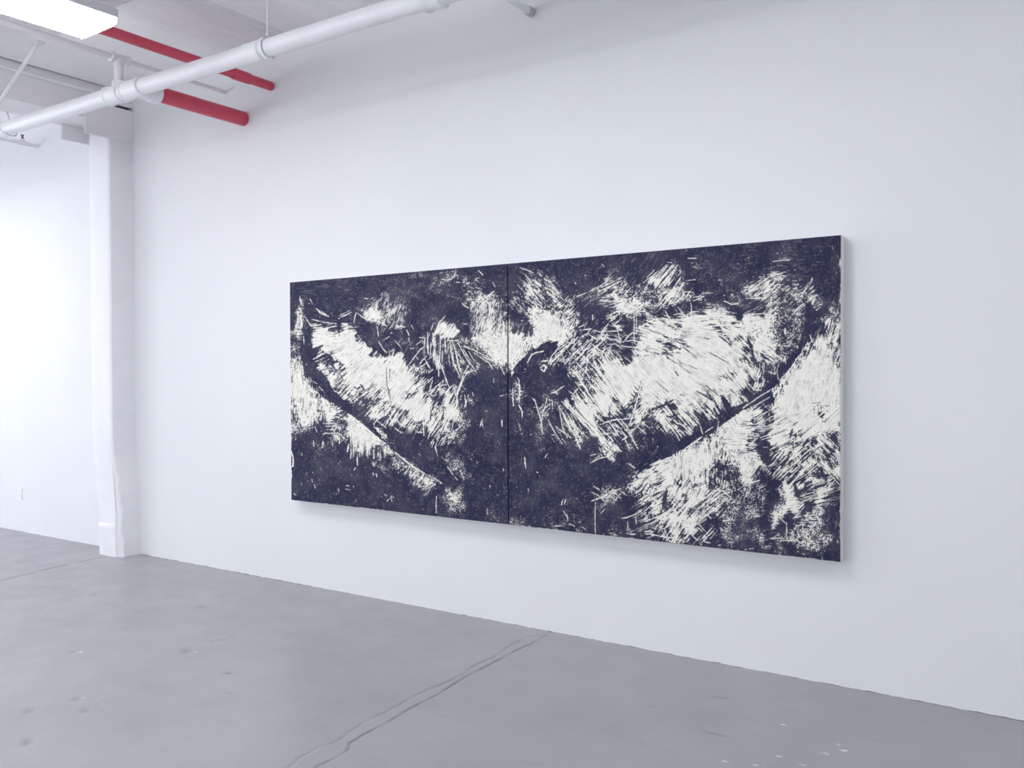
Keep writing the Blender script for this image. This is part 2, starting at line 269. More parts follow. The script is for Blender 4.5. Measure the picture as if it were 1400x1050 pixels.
# light scratches: tile, width, points
LIGHT = [
 ('A',9,[315,450,350,520]),('A',14,[395,575,450,635,555,680]),('A',8,[430,600,520,650]),('A',9,[340,715,480,750,650,772]),('A',9,[690,670,830,600]),('A',14,[710,685,845,625]),
 ('A',9,[905,630,875,755]),('A',9,[240,670,320,790,400,770]),('A',14,[680,705,690,700]),('A',12,[920,635,1040,720,1180,740,1300,800]),('A',14,[1010,445,1060,455]),('A',10,[1090,455,1120,440]),
 ('A',8,[1280,460,1255,590]),('A',16,[185,430,200,500,225,540]),('A',16,[170,550,220,640]),('A',12,[300,512,312,515]),('A',10,[520,455,530,458]),('A',12,[435,683,443,686]),
 ('A',26,[720,775,800,775]),('A',18,[330,800,460,780]),('A',12,[560,820,660,800]),('A',20,[195,680,205,780,190,870]),('A',10,[170,650,160,760]),
 ('A',8,[1340,900,1360,880]),('A',10,[1175,800,1190,930]),
 ('B',12,[0,800,130,815]),('B',14,[205,790,240,840]),('B',12,[145,850,180,920]),('B',16,[1130,450,1275,350]),('B',16,[860,510,890,545,940,570]),('B',10,[460,850,490,760]),('B',10,[520,830,640,670]),
 ('B',14,[860,765,910,775]),('B',16,[600,205,650,215]),('B',10,[680,260,705,290]),('B',10,[560,290,600,240]),('B',14,[790,240,825,245]),('B',10,[570,125,600,120]),('B',10,[650,140,690,150]),('B',8,[760,150,790,155]),
 ('B',14,[1060,90,1120,150]),('B',12,[1020,220,1060,180]),('B',10,[1030,310,1075,320]),('B',10,[950,300,990,320]),('B',8,[1240,240,1280,300]),('B',14,[415,880,420,935]),('B',12,[485,890,490,935]),
 ('F',14,[418,0,418,100,426,240]),('F',18,[488,0,490,110]),('F',13,[580,0,575,180,565,340,560,520]),('F',10,[640,0,640,200]),('F',12,[605,180,600,335]),('F',10,[530,340,535,420]),
 ('F',13,[700,60,745,330,835,530]),('F',14,[730,50,790,270,850,490]),('F',12,[800,80,900,260,1045,460]),('F',9,[790,190,900,340]),('F',10,[870,150,960,300]),('F',8,[940,190,1010,300]),
 ('F',14,[680,50,800,50,855,85]),('F',14,[580,340,630,480,690,640]),('F',8,[680,90,670,200]),('F',8,[740,200,745,380]),
 ('F',9,[0,50,85,155]),('F',12,[265,110,320,70]),('F',10,[200,155,240,150]),('F',12,[275,260,290,290]),('F',9,[380,125,310,180,170,370]),('F',16,[385,290,450,410]),('F',12,[180,380,290,410,400,340]),
 ('F',10,[300,370,400,250]),('F',8,[420,300,520,210]),('F',9,[430,470,490,415]),('F',10,[420,590,480,520]),('F',10,[440,690,480,560]),('F',12,[460,700,620,560]),('F',12,[520,720,600,620,680,610]),
 ('F',10,[620,720,760,610]),('F',14,[885,450,800,690,780,930]),('F',12,[960,330,885,470]),('F',9,[910,480,830,650,800,740]),('F',18,[900,470,990,440]),('F',8,[870,130,1000,170,1270,310]),
 ('F',9,[1010,210,1200,340,1250,420]),('F',10,[1330,350,1400,490]),('F',8,[890,120,960,140]),('F',10,[1080,240,1280,330]),('F',14,[890,740,905,900]),('F',14,[990,720,1000,760]),('F',10,[940,740,880,920]),
 ('F',20,[700,700,640,850]),('F',10,[760,660,770,760]),('F',10,[1180,380,1200,400]),('F',10,[1340,760,1390,750]),('F',8,[1260,540,1258,580]),('F',12,[175,20,185,70]),('F',8,[310,15,390,15]),
 ('E',9,[1190,60,1240,150,1300,215]),('E',9,[1255,45,1330,0]),('E',22,[360,290,540,190]),('E',10,[390,320,500,275]),('E',34,[415,400,510,370]),('E',16,[430,430,520,400]),('E',12,[1250,250,1270,600]),('E',10,[1340,180,1310,400,1310,600]),
 ('E',10,[430,640,480,690]),('E',10,[350,570,400,600]),('E',10,[265,350,275,360]),('E',12,[100,110,130,200]),('E',9,[235,0,240,100]),('E',12,[620,690,680,720]),('E',10,[720,640,800,570]),('E',10,[700,760,850,620]),
 ('E',40,[600,240,640,300]),('E',14,[1130,700,1230,610]),('E',12,[1060,760,1190,640]),
 ('G',12,[480,320,510,300,640,300]),('G',18,[650,320,690,370,690,430]),('G',26,[710,320,750,370]),('G',14,[360,400,365,470]),('G',14,[480,400,470,490]),('G',10,[490,420,495,480]),('G',14,[600,420,605,470]),
 ('G',12,[130,370,135,385]),('G',14,[212,555,214,585]),('G',10,[380,220,405,290]),('G',22,[240,60,265,190]),('G',14,[560,60,555,200]),('G',8,[480,175,660,180]),('G',8,[520,215,640,215]),('G',8,[540,255,640,255]),
 ('G',20,[810,440,790,540]),('G',18,[920,600,920,710]),('G',8,[950,450,950,600]),('G',8,[990,430,990,580]),('G',8,[870,450,870,600]),('G',8,[1040,430,1040,590]),('G',10,[1080,430,1075,580]),('G',8,[840,460,830,640]),
 ('G',24,[1130,550,1130,620]),('G',20,[1130,680,1130,720]),('G',14,[1190,490,1195,500]),('G',10,[1242,505,1244,510]),('G',22,[1120,810,1130,840]),('G',22,[1160,820,1170,850]),('G',18,[1190,550,1190,590]),
 ('G',10,[700,660,704,664]),('G',30,[800,60,900,130]),('G',26,[900,130,1120,310]),('G',12,[1180,150,1290,235]),('G',12,[1200,90,1130,180,1140,220]),('G',14,[1080,10,1020,80]),('G',18,[1150,10,1090,90]),('G',12,[1310,20,1370,210]),
 ('G',10,[340,890,350,930]),('G',10,[350,800,352,806]),('G',10,[680,690,684,694]),('G',8,[880,770,900,745]),('G',10,[1020,740,1030,742]),
 ('H',12,[0,60,60,190,160,230]),('H',14,[0,235,80,300]),('H',12,[40,270,105,295]),('H',12,[130,30,70,150]),('H',12,[140,240,250,60]),('H',12,[150,310,260,110]),('H',10,[110,230,200,60]),('H',12,[270,285,350,292]),('H',12,[260,180,310,200]),
 ('H',16,[360,160,370,330]),('H',14,[440,190,460,260,420,370]),('H',10,[460,340,600,170]),('H',10,[500,350,590,230]),('H',10,[530,380,600,260]),('H',10,[480,320,580,150]),('H',10,[450,460,490,380]),('H',9,[470,480,500,410]),
 ('H',12,[530,430,515,480,540,590]),('H',14,[610,300,680,170]),('H',14,[580,400,660,330,700,230]),('H',14,[590,190,640,100]),('H',9,[770,30,730,230]),('H',20,[790,270,830,210]),('H',12,[830,150,820,220]),('H',10,[750,350,780,290]),
 ('H',10,[750,280,840,220]),('H',20,[680,440,710,400]),('H',9,[1120,110,1105,150,1080,230]),('H',9,[1110,160,1125,230]),('H',14,[1365,130,1370,220]),('H',10,[320,430,322,450]),('H',10,[300,560,330,590]),
 ('H',16,[0,540,110,640,250,740,400,830]),('H',10,[400,830,590,930]),('H',12,[40,800,46,810]),('H',12,[630,640,690,670]),('H',12,[670,730,740,830]),('H',10,[790,690,760,720]),('H',12,[760,850,800,900]),('H',10,[830,780,880,890]),
 ('H',12,[970,630,975,640]),('H',10,[1035,640,1050,680]),('H',10,[980,570,990,580]),('H',18,[1380,760,1384,776]),('H',10,[900,20,905,30]),('H',10,[1160,15,1175,20]),
 ('I',18,[370,30,385,70]),('I',18,[680,80,684,110]),('I',12,[870,40,874,60]),('I',12,[770,80,830,90]),('I',10,[780,35,820,40]),('I',16,[1270,150,1290,165]),('I',12,[1300,230,1340,200]),('I',12,[1350,170,1360,240]),('I',10,[205,15,210,20]),('I',12,[895,220,910,240]),
 ('I',8,[650,150,680,130]),('I',14,[110,140,140,160]),
 ('J',12,[360,100,520,20]),('J',9,[300,60,450,30]),('J',9,[340,90,440,20]),('J',14,[610,180,640,200]),('J',22,[700,200,810,250]),('J',14,[720,180,800,190]),('J',10,[530,170,525,380]),('J',14,[1175,330,1180,400]),('J',14,[1210,40,1215,50]),
 ('J',10,[570,5,620,10]),('J',12,[515,375,535,380]),('J',10,[360,335,364,345]),('J',10,[780,370,784,380]),('J',10,[820,355,840,360]),('J',10,[1140,70,1150,72]),
 ('K',10,[1000,700,1090,640]),('K',9,[1100,650,1280,520]),('K',9,[1150,640,1400,520]),('K',9,[1150,720,1300,600,1400,560]),('K',10,[180,400,350,470]),('K',10,[250,490,350,620]),('K',8,[550,600,640,720]),('K',8,[520,580,600,560]),
 ('K',12,[470,800,480,810]),('K',12,[840,580,850,590]),('K',14,[90,700,110,695]),('K',10,[540,650,600,760,680,860]),('K',8,[600,640,700,790]),('K',8,[860,750,980,700]),('K',8,[340,640,420,720]),
 ('K',8,[1160,360,1190,390]),('K',8,[960,490,970,495]),('K',10,[290,470,310,460]),
 ('L',12,[900,275,1040,260]),('L',13,[1070,275,1160,300,1240,200]),('L',10,[890,370,990,315]),('L',13,[990,310,1110,390]),('L',11,[730,670,1000,390]),('L',9,[800,490,900,400]),('L',11,[860,560,1040,380]),('L',11,[780,690,930,560,1060,380]),
 ('L',9,[1100,480,1230,310]),('L',14,[860,520,960,600,1140,790]),('L',14,[1040,440,1180,540,1290,640]),('L',12,[1060,500,1010,570,880,720]),('L',10,[1000,510,990,660,970,770]),('L',8,[1065,520,1065,690]),
 ('L',12,[860,660,960,760,1020,870]),('L',18,[800,740,900,875]),('L',12,[830,700,920,860]),('L',8,[1340,230,1380,410]),('L',12,[1200,360,1350,400,1400,410]),('L',10,[1230,445,1330,440,1400,490]),('L',9,[1140,330,1260,340]),
 ('L',10,[1190,290,1400,280]),('L',11,[1400,130,1290,230]),('L',14,[735,410,770,430,820,425]),('L',10,[560,420,640,390]),('L',14,[270,670,320,570,380,540,465,525]),('L',16,[240,740,250,745]),
 ('L',18,[545,690,600,620,700,530]),('L',12,[550,600,640,480]),('L',12,[640,550,740,460]),('L',16,[430,740,470,770,500,720,470,690,430,720]),('L',16,[430,650,520,640]),('L',10,[420,690,440,640]),('L',20,[800,330,815,345]),
 ('L',8,[755,220,820,150]),('L',8,[790,230,840,160]),('L',8,[740,290,800,230]),('L',8,[690,570,720,690]),('L',8,[640,680,650,700]),('L',12,[1240,550,1400,700]),('L',12,[1340,540,1400,620]),('L',10,[150,840,170,875]),('L',12,[1200,740,1260,750]),
 ('L',12,[1050,90,1055,160]),('L',8,[880,245,950,215]),('L',10,[200,160,215,165]),
 ('M',13,[95,110,105,305]),('M',16,[170,0,180,130,180,280]),('M',13,[165,290,210,380,210,450]),('M',9,[160,500,190,600]),('M',12,[355,225,410,400,440,500,450,640]),('M',9,[510,205,455,400,435,520]),('M',9,[470,275,415,350]),('M',11,[555,270,420,395]),
 ('M',12,[540,165,620,130,715,65]),('M',20,[580,145,610,150]),('M',10,[570,240,575,345]),('M',9,[330,210,350,240]),('M',10,[520,465,570,570,690,760]),('M',12,[610,550,700,620,800,690]),('M',9,[650,300,690,560,750,690]),
 ('M',18,[670,340,780,560,840,660,910,830]),('M',14,[760,430,870,640,930,750]),('M',9,[790,400,860,560,990,690]),('M',14,[680,250,900,480,1100,680]),('M',24,[720,240,900,430,1080,600,1180,760]),('M',12,[800,180,960,400,1110,560]),
 ('M',12,[760,120,960,290,1190,500]),('M',12,[820,160,880,90]),('M',12,[850,20,960,180,1100,330]),('M',14,[900,0,1000,160,1160,370]),('M',14,[1140,530,1270,480,1400,465]),('M',12,[1150,570,1230,650,1300,740]),
 ('M',22,[1100,640,1180,780,1280,870]),('M',14,[1180,700,1400,850]),('M',8,[1150,640,1290,630]),('M',10,[1290,560,1400,640]),('M',10,[1260,510,1400,580]),('M',12,[1280,0,1400,250]),('M',10,[1130,800,1160,860]),
 ('M',14,[560,650,600,655]),('M',14,[680,700,700,710]),('M',12,[200,640,210,645]),('M',12,[310,655,318,640]),('M',12,[740,215,745,222]),('M',12,[1005,825,1008,835]),('M',10,[270,390,300,410]),
 ('N',14,[205,40,218,150]),('N',12,[440,0,415,40]),('N',10,[885,95,990,45,1060,30]),('N',9,[880,20,960,0]),('N',12,[1050,0,1130,70]),('N',20,[1030,10,1080,20]),('N',11,[885,490,1000,450,1100,380,1200,360]),('N',10,[910,335,980,380]),
 ('N',9,[890,395,960,430]),('N',10,[960,430,1035,500]),('N',9,[1110,505,1200,400]),('N',9,[1080,430,1150,480]),('N',9,[1130,400,1190,460]),('N',9,[1060,440,1130,390]),('N',9,[580,530,600,470]),('N',9,[610,520,630,460]),
 ('N',14,[990,610,1025,570]),('N',9,[660,720,715,745]),('N',12,[790,750,830,780]),('N',10,[760,705,775,698]),('N',9,[480,750,600,740]),('N',16,[180,742,210,745]),('N',5,[930,500,930,840]),('N',12,[1015,820,1018,850]),
 ('N',10,[600,590,640,640,650,690]),('N',12,[240,360,244,385]),('N',10,[105,715,140,735]),('N',12,[330,190,340,195]),('N',10,[735,462,745,464]),('N',12,[240,745,260,748]),
 ('O',10,[860,755,930,745,985,745]),('O',9,[850,800,985,745]),('O',14,[825,825,835,875]),('O',10,[1215,795,1310,840,1400,835]),('O',14,[1225,735,1235,738]),('O',16,[1322,722,1328,728]),('O',14,[1090,845,1105,850]),('O',12,[1160,550,1195,550]),
 ('O',9,[280,640,500,400]),('O',9,[340,600,545,375]),('O',9,[300,520,390,430]),('O',9,[380,610,560,420]),('O',9,[430,600,590,440]),('O',9,[260,580,440,440]),('O',9,[480,790,640,640]),('O',9,[520,800,690,660]),('O',9,[560,830,720,650]),('O',9,[430,760,560,640]),
 ('O',9,[610,830,750,740]),('O',9,[100,780,190,700]),('O',9,[20,740,110,640]),('O',9,[0,640,60,580]),('O',10,[750,690,860,700]),('O',8,[960,710,1090,705]),('O',12,[770,190,780,200]),('O',10,[790,290,890,290]),('O',12,[550,335,600,345]),('O',9,[760,560,880,545]),('O',8,[860,390,900,410]),
 ('P',12,[515,40,590,160]),('P',12,[675,0,790,130]),('P',11,[835,0,835,110]),('P',8,[150,100,150,380]),('P',8,[178,110,178,290]),('P',12,[20,420,80,340,150,300]),('P',9,[40,410,150,390]),('P',16,[200,250,330,170,450,140,600,170,850,180]),
 ('P',10,[490,130,560,160]),('P',10,[960,50,1100,20]),('P',10,[1080,60,1300,60]),('P',12,[1050,90,1200,110,1400,170]),('P',10,[620,90,740,60]),('P',8,[800,130,780,90,840,60]),('P',14,[1200,200,1400,260]),('P',14,[0,465,200,480]),
 ('P',10,[460,430,590,400]),('P',12,[560,370,760,480,900,590]),('P',10,[1310,640,1400,740]),('P',14,[1190,840,1290,875]),
 ('Q',14,[0,465,110,458]),('Q',13,[240,0,200,180,160,340,90,540]),('Q',16,[0,610,60,680,0,720]),('Q',14,[90,600,160,580,220,510]),('Q',12,[90,610,200,830]),('Q',12,[30,680,90,820]),('Q',9,[200,560,290,640]),('Q',16,[700,370,800,480,900,540]),
 ('Q',12,[620,480,760,560,830,660]),('Q',12,[680,590,760,660]),('Q',10,[650,640,690,720]),('Q',16,[960,350,1060,470]),('Q',12,[940,540,970,640]),('Q',14,[1050,360,1080,420,1150,470]),('Q',12,[1160,490,1110,740]),('Q',10,[1100,760,1080,860]),
 ('Q',14,[1400,180,1310,300]),('Q',10,[1150,240,1190,340]),('Q',16,[720,850,900,720,970,670]),('Q',14,[1000,620,1090,560]),('Q',14,[1210,530,1400,410]),('Q',30,[500,340,560,400]),('Q',20,[460,400,620,600]),('Q',10,[890,180,1000,280]),('Q',10,[1080,180,1180,260]),
 ('Q',12,[1370,250,1395,110]),('Q',10,[880,740,1060,740]),('Q',12,[270,730,280,738]),('Q',10,[430,790,434,798]),('Q',10,[210,470,330,570]),
 ('R',10,[0,390,50,430]),('R',12,[60,320,160,290,240,240,330,180]),('R',9,[90,330,150,410]),('R',9,[70,400,130,320]),('R',9,[110,340,100,410]),('R',12,[80,110,140,150]),('R',12,[50,105,95,110]),('R',11,[0,665,60,655,200,595]),
 ('R',14,[290,120,420,70,520,30]),('R',12,[340,160,500,110]),('R',10,[830,560,1065,400]),('R',10,[720,640,1000,350]),('R',10,[760,720,1080,470]),('R',9,[1010,340,1130,470]),('R',9,[1010,420,1110,400]),('R',10,[640,830,880,560]),('R',10,[650,860,780,760]),
 ('R',9,[780,760,830,800]),('R',10,[800,890,940,740]),('R',10,[820,910,940,800]),('R',9,[870,620,920,670]),('R',9,[720,840,780,890]),('R',9,[780,710,860,800]),('R',10,[840,900,910,920]),('R',9,[650,880,720,800]),('R',20,[1120,510,1160,480]),
 ('R',9,[230,680,400,480]),('R',9,[210,610,360,480]),('R',9,[190,490,330,380]),('R',9,[250,700,430,620]),('R',9,[300,720,540,560]),('R',9,[330,760,520,650]),('R',9,[380,790,560,690]),('R',10,[230,820,400,850,640,900]),('R',10,[230,800,330,800]),
 ('R',9,[920,50,1085,75]),('R',9,[1080,120,1170,95]),('R',9,[500,480,640,620]),('R',9,[530,470,650,580]),('R',9,[1160,20,1200,150]),('R',20,[1040,690,1090,690]),('R',12,[50,820,140,830]),('R',9,[60,700,65,790]),('R',9,[140,640,150,720]),
 ('R',9,[890,90,950,130]),('R',9,[890,170,950,110]),('R',12,[990,940,1010,940]),('R',9,[500,860,560,740]),('R',9,[530,870,600,760]),('R',9,[430,640,560,560]),
 ('S',11,[150,725,280,715]),('S',11,[300,700,470,590,640,540]),('S',9,[320,740,560,590]),('S',9,[350,770,590,610]),('S',9,[340,790,430,770,560,690]),('S',20,[600,745,650,745]),('S',14,[560,700,580,690]),('S',9,[170,860,410,850]),('S',9,[330,660,360,630]),
 ('S',9,[940,690,968,615]),('S',12,[930,760,980,710]),('S',12,[940,800,1010,750]),('S',12,[960,860,1030,810]),('S',10,[910,880,960,820]),('S',14,[770,690,800,685]),('S',14,[740,740,780,730]),('S',18,[840,820,850,840]),('S',12,[200,370,212,375]),('S',12,[72,440,80,448]),
 ('S',10,[520,320,555,320]),('S',9,[480,420,620,400,700,395]),('S',14,[640,870,645,900]),('S',16,[0,812,15,815]),('S',10,[0,925,90,915]),('S',20,[1300,390,1305,480]),('S',12,[700,930,730,890]),('S',10,[1205,230,1210,260]),('S',10,[480,940,530,890]),('S',12,[755,515,765,520]),
 ('S',12,[1250,540,1260,570]),('S',9,[620,240,625,230]),('S',12,[1050,940,1075,930]),('S',10,[800,870,810,868]),
 ('T',12,[380,200,500,90,560,70]),('T',12,[130,140,250,110]),('T',12,[370,280,490,310]),('T',12,[410,330,470,350]),('T',12,[420,390,510,430]),('T',12,[430,490,500,530]),('T',22,[640,260,645,330]),('T',12,[680,375,690,355]),('T',9,[630,465,700,460]),
 ('T',9,[560,450,620,500]),('T',9,[620,540,665,560]),('T',12,[590,75,608,76]),('T',18,[785,460,792,490]),('T',12,[830,330,800,390]),('T',14,[710,515,720,518]),('T',12,[1010,40,1060,0]),('T',14,[420,580,520,670]),('T',14,[410,640,430,670]),
 ('T',12,[180,640,210,760,280,875]),('T',12,[0,640,100,760,220,875]),('T',14,[440,770,520,800]),('T',9,[545,790,560,860]),('T',14,[590,860,720,720,850,540]),('T',22,[120,520,160,550]),('T',9,[140,90,260,80,420,70]),('T',9,[0,65,60,75]),
 ('T',9,[1180,280,1210,160]),('T',9,[1230,300,1300,180]),('T',9,[1130,420,1150,570]),('T',9,[1180,440,1180,580]),('T',12,[940,330,960,400]),('T',10,[645,580,648,680]),('T',18,[455,70,465,80]),
 ('U',16,[170,0,270,110,350,120]),('U',12,[290,20,330,120]),('U',12,[200,290,440,130]),('U',9,[200,350,440,210]),('U',9,[270,310,460,200]),('U',10,[340,420,460,360]),('U',9,[350,600,560,540]),('U',9,[340,690,520,610]),('U',9,[360,710,700,600]),
 ('U',12,[190,800,310,680]),('U',9,[400,560,480,520]),('U',9,[500,740,690,660]),('U',9,[510,760,700,690]),('U',9,[520,860,640,790]),('U',9,[1040,640,1240,480]),('U',9,[1060,580,1240,430]),('U',9,[1050,500,1240,360]),('U',14,[940,0,945,840]),('U',9,[1240,350,1250,560,1300,600]),
 ('U',10,[380,800,430,800]),('U',9,[880,460,900,700]),('U',9,[820,380,860,620]),('U',9,[1060,660,1250,850]),('U',9,[1040,720,1180,860]),('U',9,[1100,640,1280,810]),('U',8,[780,560,800,740]),('U',20,[140,330,190,290]),('U',20,[430,140,470,110]),
 ('V',14,[230,350,340,320]),('V',14,[220,300,360,90]),('V',10,[60,80,100,200]),('V',9,[80,440,110,410]),('V',10,[440,155,530,100]),('V',9,[480,80,540,0]),('V',10,[495,270,580,150]),('V',12,[575,320,760,140]),('V',10,[680,300,850,130]),('V',10,[720,350,880,180]),('V',9,[600,290,720,170]),
 ('V',9,[760,330,990,200]),('V',9,[1040,100,1300,380]),('V',9,[1100,120,1250,320]),('V',9,[900,390,1080,310]),('V',9,[850,500,1090,420]),('V',9,[830,550,980,500]),('V',9,[820,580,960,530]),('V',9,[1110,450,1240,320]),('V',9,[1100,420,1200,300]),('V',9,[1130,460,1220,360]),
 ('G',26,[62,80,66,300,66,520]),('G',18,[75,520,100,620,98,720,70,740]),('G',26,[72,740,70,930]),('I',18,[65,0,62,190]),
 ('V',30,[640,320,630,400,680,480]),('V',60,[660,390,690,560,670,640]),('V',34,[690,600,760,590]),('V',38,[640,640,620,720]),('V',44,[520,700,540,800]),('V',30,[500,700,620,740]),('V',30,[520,780,530,840]),('V',40,[750,630,780,690]),('V',26,[780,680,860,610]),('V',10,[735,780,870,640]),
 ('V',20,[580,670,600,690]),('V',12,[600,790,640,830]),('V',18,[0,590,40,580]),('V',18,[170,380,180,390]),('V',10,[200,710,340,750]),('V',12,[330,420,390,390]),('V',16,[940,570,960,560]),('V',12,[960,440,1090,430]),('V',9,[0,125,60,120]),
 ('W',9,[550,400,750,410]),('W',9,[450,375,640,380]),('W',14,[535,485,560,490]),('W',10,[230,130,320,130]),('W',8,[620,200,622,390]),('W',12,[145,505,165,505]),('W',10,[490,520,494,530]),('W',14,[590,585,610,588]),('W',10,[540,540,544,550]),
 ('W',9,[200,495,250,495]),('W',12,[800,550,820,560]),('W',12,[740,525,750,530]),('W',12,[820,605,830,610]),('W',12,[1020,608,1025,612]),('W',14,[1090,635,1150,640]),('W',12,[70,505,75,520]),('W',12,[1195,410,1200,430]),('W',12,[205,495,215,500]),
]
# crisp-edged passages: cover value, outline
FILL = [
 (.90, [(1112,462),(1105,468),(1098,479),(1082,503),(1068,519),(1056,532),(1060,560),(1064,590),(1082,585),(1098,570),(1130,560),(1135,500),(1122,470)]),
 (.85, [(1012,566),(988,580),(961,598),(934,618),(919,625),(930,640),(960,632),(985,615),(1012,600),(1028,570)]),
 (.88, [(1000,572),(1022,556),(1030,562),(1022,590),(1018,612),(1004,616),(996,598)]),
 (.80, [(919,625),(889,637),(868,655),(880,668),(905,652),(935,640)]),
 (.86, [(1012,620),(1035,618),(1041,630),(1034,640),(1028,652),(1022,664),(1016,662),(1012,640)]),
 (.88, [(476,566),(484,571),(492,577),(510,594),(508,606),(488,604),(474,596)]),
 (.84, [(408,500),(416,520),(430,532),(446,545),(452,556),(430,560),(412,572),(402,560),(400,520)]),
 (.62, [(541,619),(560,632),(584,650),(578,664),(562,652),(548,640)]),
 (.92, [(425,456),(444,450),(458,462),(486,465),(500,478),(486,492),(470,498),(452,486),(430,474)]),
 (.93, [(697,452),(712,462),(722,474),(720,484),(711,492),(703,504),(699,516)]),
 (.90, [(738,430),(752,436),(764,452),(774,464),(764,468),(746,466),(734,462),(728,444)]),
 (.90, [(1018,432),(1042,434),(1044,446),(1034,452),(1036,470),(1044,492),(1034,494),(1028,470),(1022,448)]),
 (.93, [(606,446),(620,442),(628,452),(622,462),(606,460)]),
 (.95, [(600,566),(612,560),(622,566),(618,574),(608,572)]),
 (.01, [(1101,412),(1115,424),(1110,452),(1104,466),(1097,478),(1081,502),(1067,518),(1054,530),(1046,544),(1012,563),(988,577),(961,595),(932,615),(905,629),(898,622),(930,604),(960,584),(985,567),(1003,556),(1030,545),(1040,532),(1050,520),(1064,506),(1078,490),(1090,474),(1098,456),(1101,436)]),
 (.01, [(414,462),(428,470),(428,486),(436,502),(446,516),(452,528),(468,544),(480,556),(496,566),(520,596),(556,628),(600,664),(586,650),(540,617),(512,593),(492,575),(476,563),(456,549),(443,535),(430,522),(416,506),(411,486)]),
 (.01, [(704,512),(712,494),(722,485),(740,470),(762,467),(762,478),(744,486),(740,500),(752,508),(776,506),(776,520),(740,528),(706,524)]),
 (.02, [(590,400),(622,408),(642,420),(640,440),(628,442),(606,438),(588,430),(572,450),(566,430)]),
 (.02, [(500,470),(490,462),(486,450),(500,444),(520,446),(524,458),(520,476),(534,484),(526,488),(510,478)]),
 (.02, [(652,514),(688,508),(692,700),(662,686),(646,650),(654,612),(640,588),(650,560),(642,536)]),
 (.03, [(720,640),(800,640),(830,620),(820,690),(740,700),(716,680)]),
 (.04, [(420,640),(470,630),(520,640),(540,690),(470,685),(420,675)]),
 (.01, [(1088,326),(1140,322),(1140,352),(1126,396),(1112,400),(1104,370)]),
 (.03, [(410,388),(540,375),(536,392),(500,408),(470,424),(430,408)]),
]
def paint_map():
    rng = np.random.default_rng(7)
    rows, ys = [], []
    for ln in COVER.strip().splitlines():
        y, rest = ln.split(' ', 1)
        d = [int(c) for c in rest if c.isdigit()]
        assert len(d) == 76, (y, len(d))
        ys.append(float(y)); rows.append(d)
    G = np.array(rows, float)/9.0
    X = PX0 + (np.arange(PW)+.5)/PS; Y = PY0 + (np.arange(PH)+.5)/PS
    def wts(t, n):
        t = np.clip(t, 0, n-1.001); i = np.floor(t).astype(int); f = t-i
        M = np.zeros((len(t), n)); r = np.arange(len(t))
        w = [-.5*f+f*f-.5*f**3, 1-2.5*f*f+1.5*f**3, .5*f+2*f*f-1.5*f**3, -.5*f*f+.5*f**3]
        for k in range(4): np.add.at(M, (r, np.clip(i+k-1, 0, n-1)), w[k])
        return M
    def poly(P):
        m = np.zeros((PH, PW), bool); n = len(P); xx = X[None, :]; yy = Y[:, None]
        for i in range(n):
            (xa, ya), (xb, yb) = P[i], P[(i+1) % n]
            if ya == yb: continue
            m ^= ((ya > yy) != (yb > yy)) & (xx < (xb-xa)*(yy-ya)/(yb-ya)+xa)
        return m
    # small random warp keeps the 10 px lattice from showing
    fy = np.fft.fftfreq(PH)[:, None]; fx = np.fft.rfftfreq(PW)[None, :]
    def field(filt):
        n = np.fft.irfft2(np.fft.rfft2(rng.standard_normal((PH, PW)))*filt, (PH, PW))
        return n/n.std()
    def gauss(sx, sy=None, a=0.0):
        sy = sy or sx; a = math.radians(-a); c, s = math.cos(a), math.sin(a)
        u = fx*c+fy*s; v = -fx*s+fy*c
        return np.exp(-2*math.pi**2*((u*sx)**2+(v*sy)**2))
    D0 = wts((Y-ys[0])/10, len(ys)) @ G @ wts((X-400)/10, 76).T
    wx, wy = field(gauss(8))*4.0, field(gauss(8))*4.0
    jj, ii = np.meshgrid(np.arange(PW), np.arange(PH))
    D = D0[np.clip((ii+wy).astype(int), 0, PH-1), np.clip((jj+wx).astype(int), 0, PW-1)]
    kx, ky = field(gauss(3))*1.6, field(gauss(3))*1.6
    for val, P in FILL:
        m = poly(P)
        m = m[np.clip((ii+ky).astype(int), 0, PH-1), np.clip((jj+kx).astype(int), 0, PW-1)].astype(float)
        if val < .1: D = D*(1-m)+np.minimum(D, val+.12*D)*m
        else: D = D*(1-m)+(D*.35+val*.65)*m
    def uni(n):
        # normal -> uniform by a smooth cdf
        return 1/(1+np.exp(-1.702*n))
    N = 12
    def layer(a, L):
        base = field(gauss(*[(.8, .8), (4, .7), (7, .75), (14, .9)][L], a))
        return uni((base*.85 + .5*field(gauss(.8)) + .42*field(gauss(4.5)))/1.07)
    num = np.zeros((PH, PW)); best = np.zeros((PH, PW)); soft = np.zeros((PH, PW)); wsum = np.full((PH, PW), 1e-9)
    T = uni((field(gauss(.85))+.4*field(gauss(5)))/1.08)
    cache = {}
    XX, YY = X[None, :], Y[:, None]
    jx, jy = field(gauss(10))*4, field(gauss(10))*4
    for (cx, cy, r, a, L, sf) in FLOW:
        R = 2.2*r+6
        sl = (slice(max(0, int((cy-R-PY0)*PS)), max(0, int((cy+R-PY0)*PS))), slice(max(0, int((cx-R-PX0)*PS)), max(0, int((cx+R-PX0)*PS))))
        w = np.exp(-(((XX[:, sl[1]]+jx[sl]-cx)**2+(YY[sl[0]]+jy[sl]-cy)**2)/(r*r)))
        soft[sl] += w*sf; wsum[sl] += w
        m = w > best[sl]
        key = (round(a/15)*15 % 180 if L < 3 else a, L)
        if key not in cache: cache[key] = layer(*key)
        T[sl] = np.where(m & (w > .06), cache[key][sl], T[sl])
        best[sl] = np.where(m, w, best[sl])
    soft = soft/wsum*np.clip(best*2, 0, 1)+.25*(1-np.clip(best*2, 0, 1))
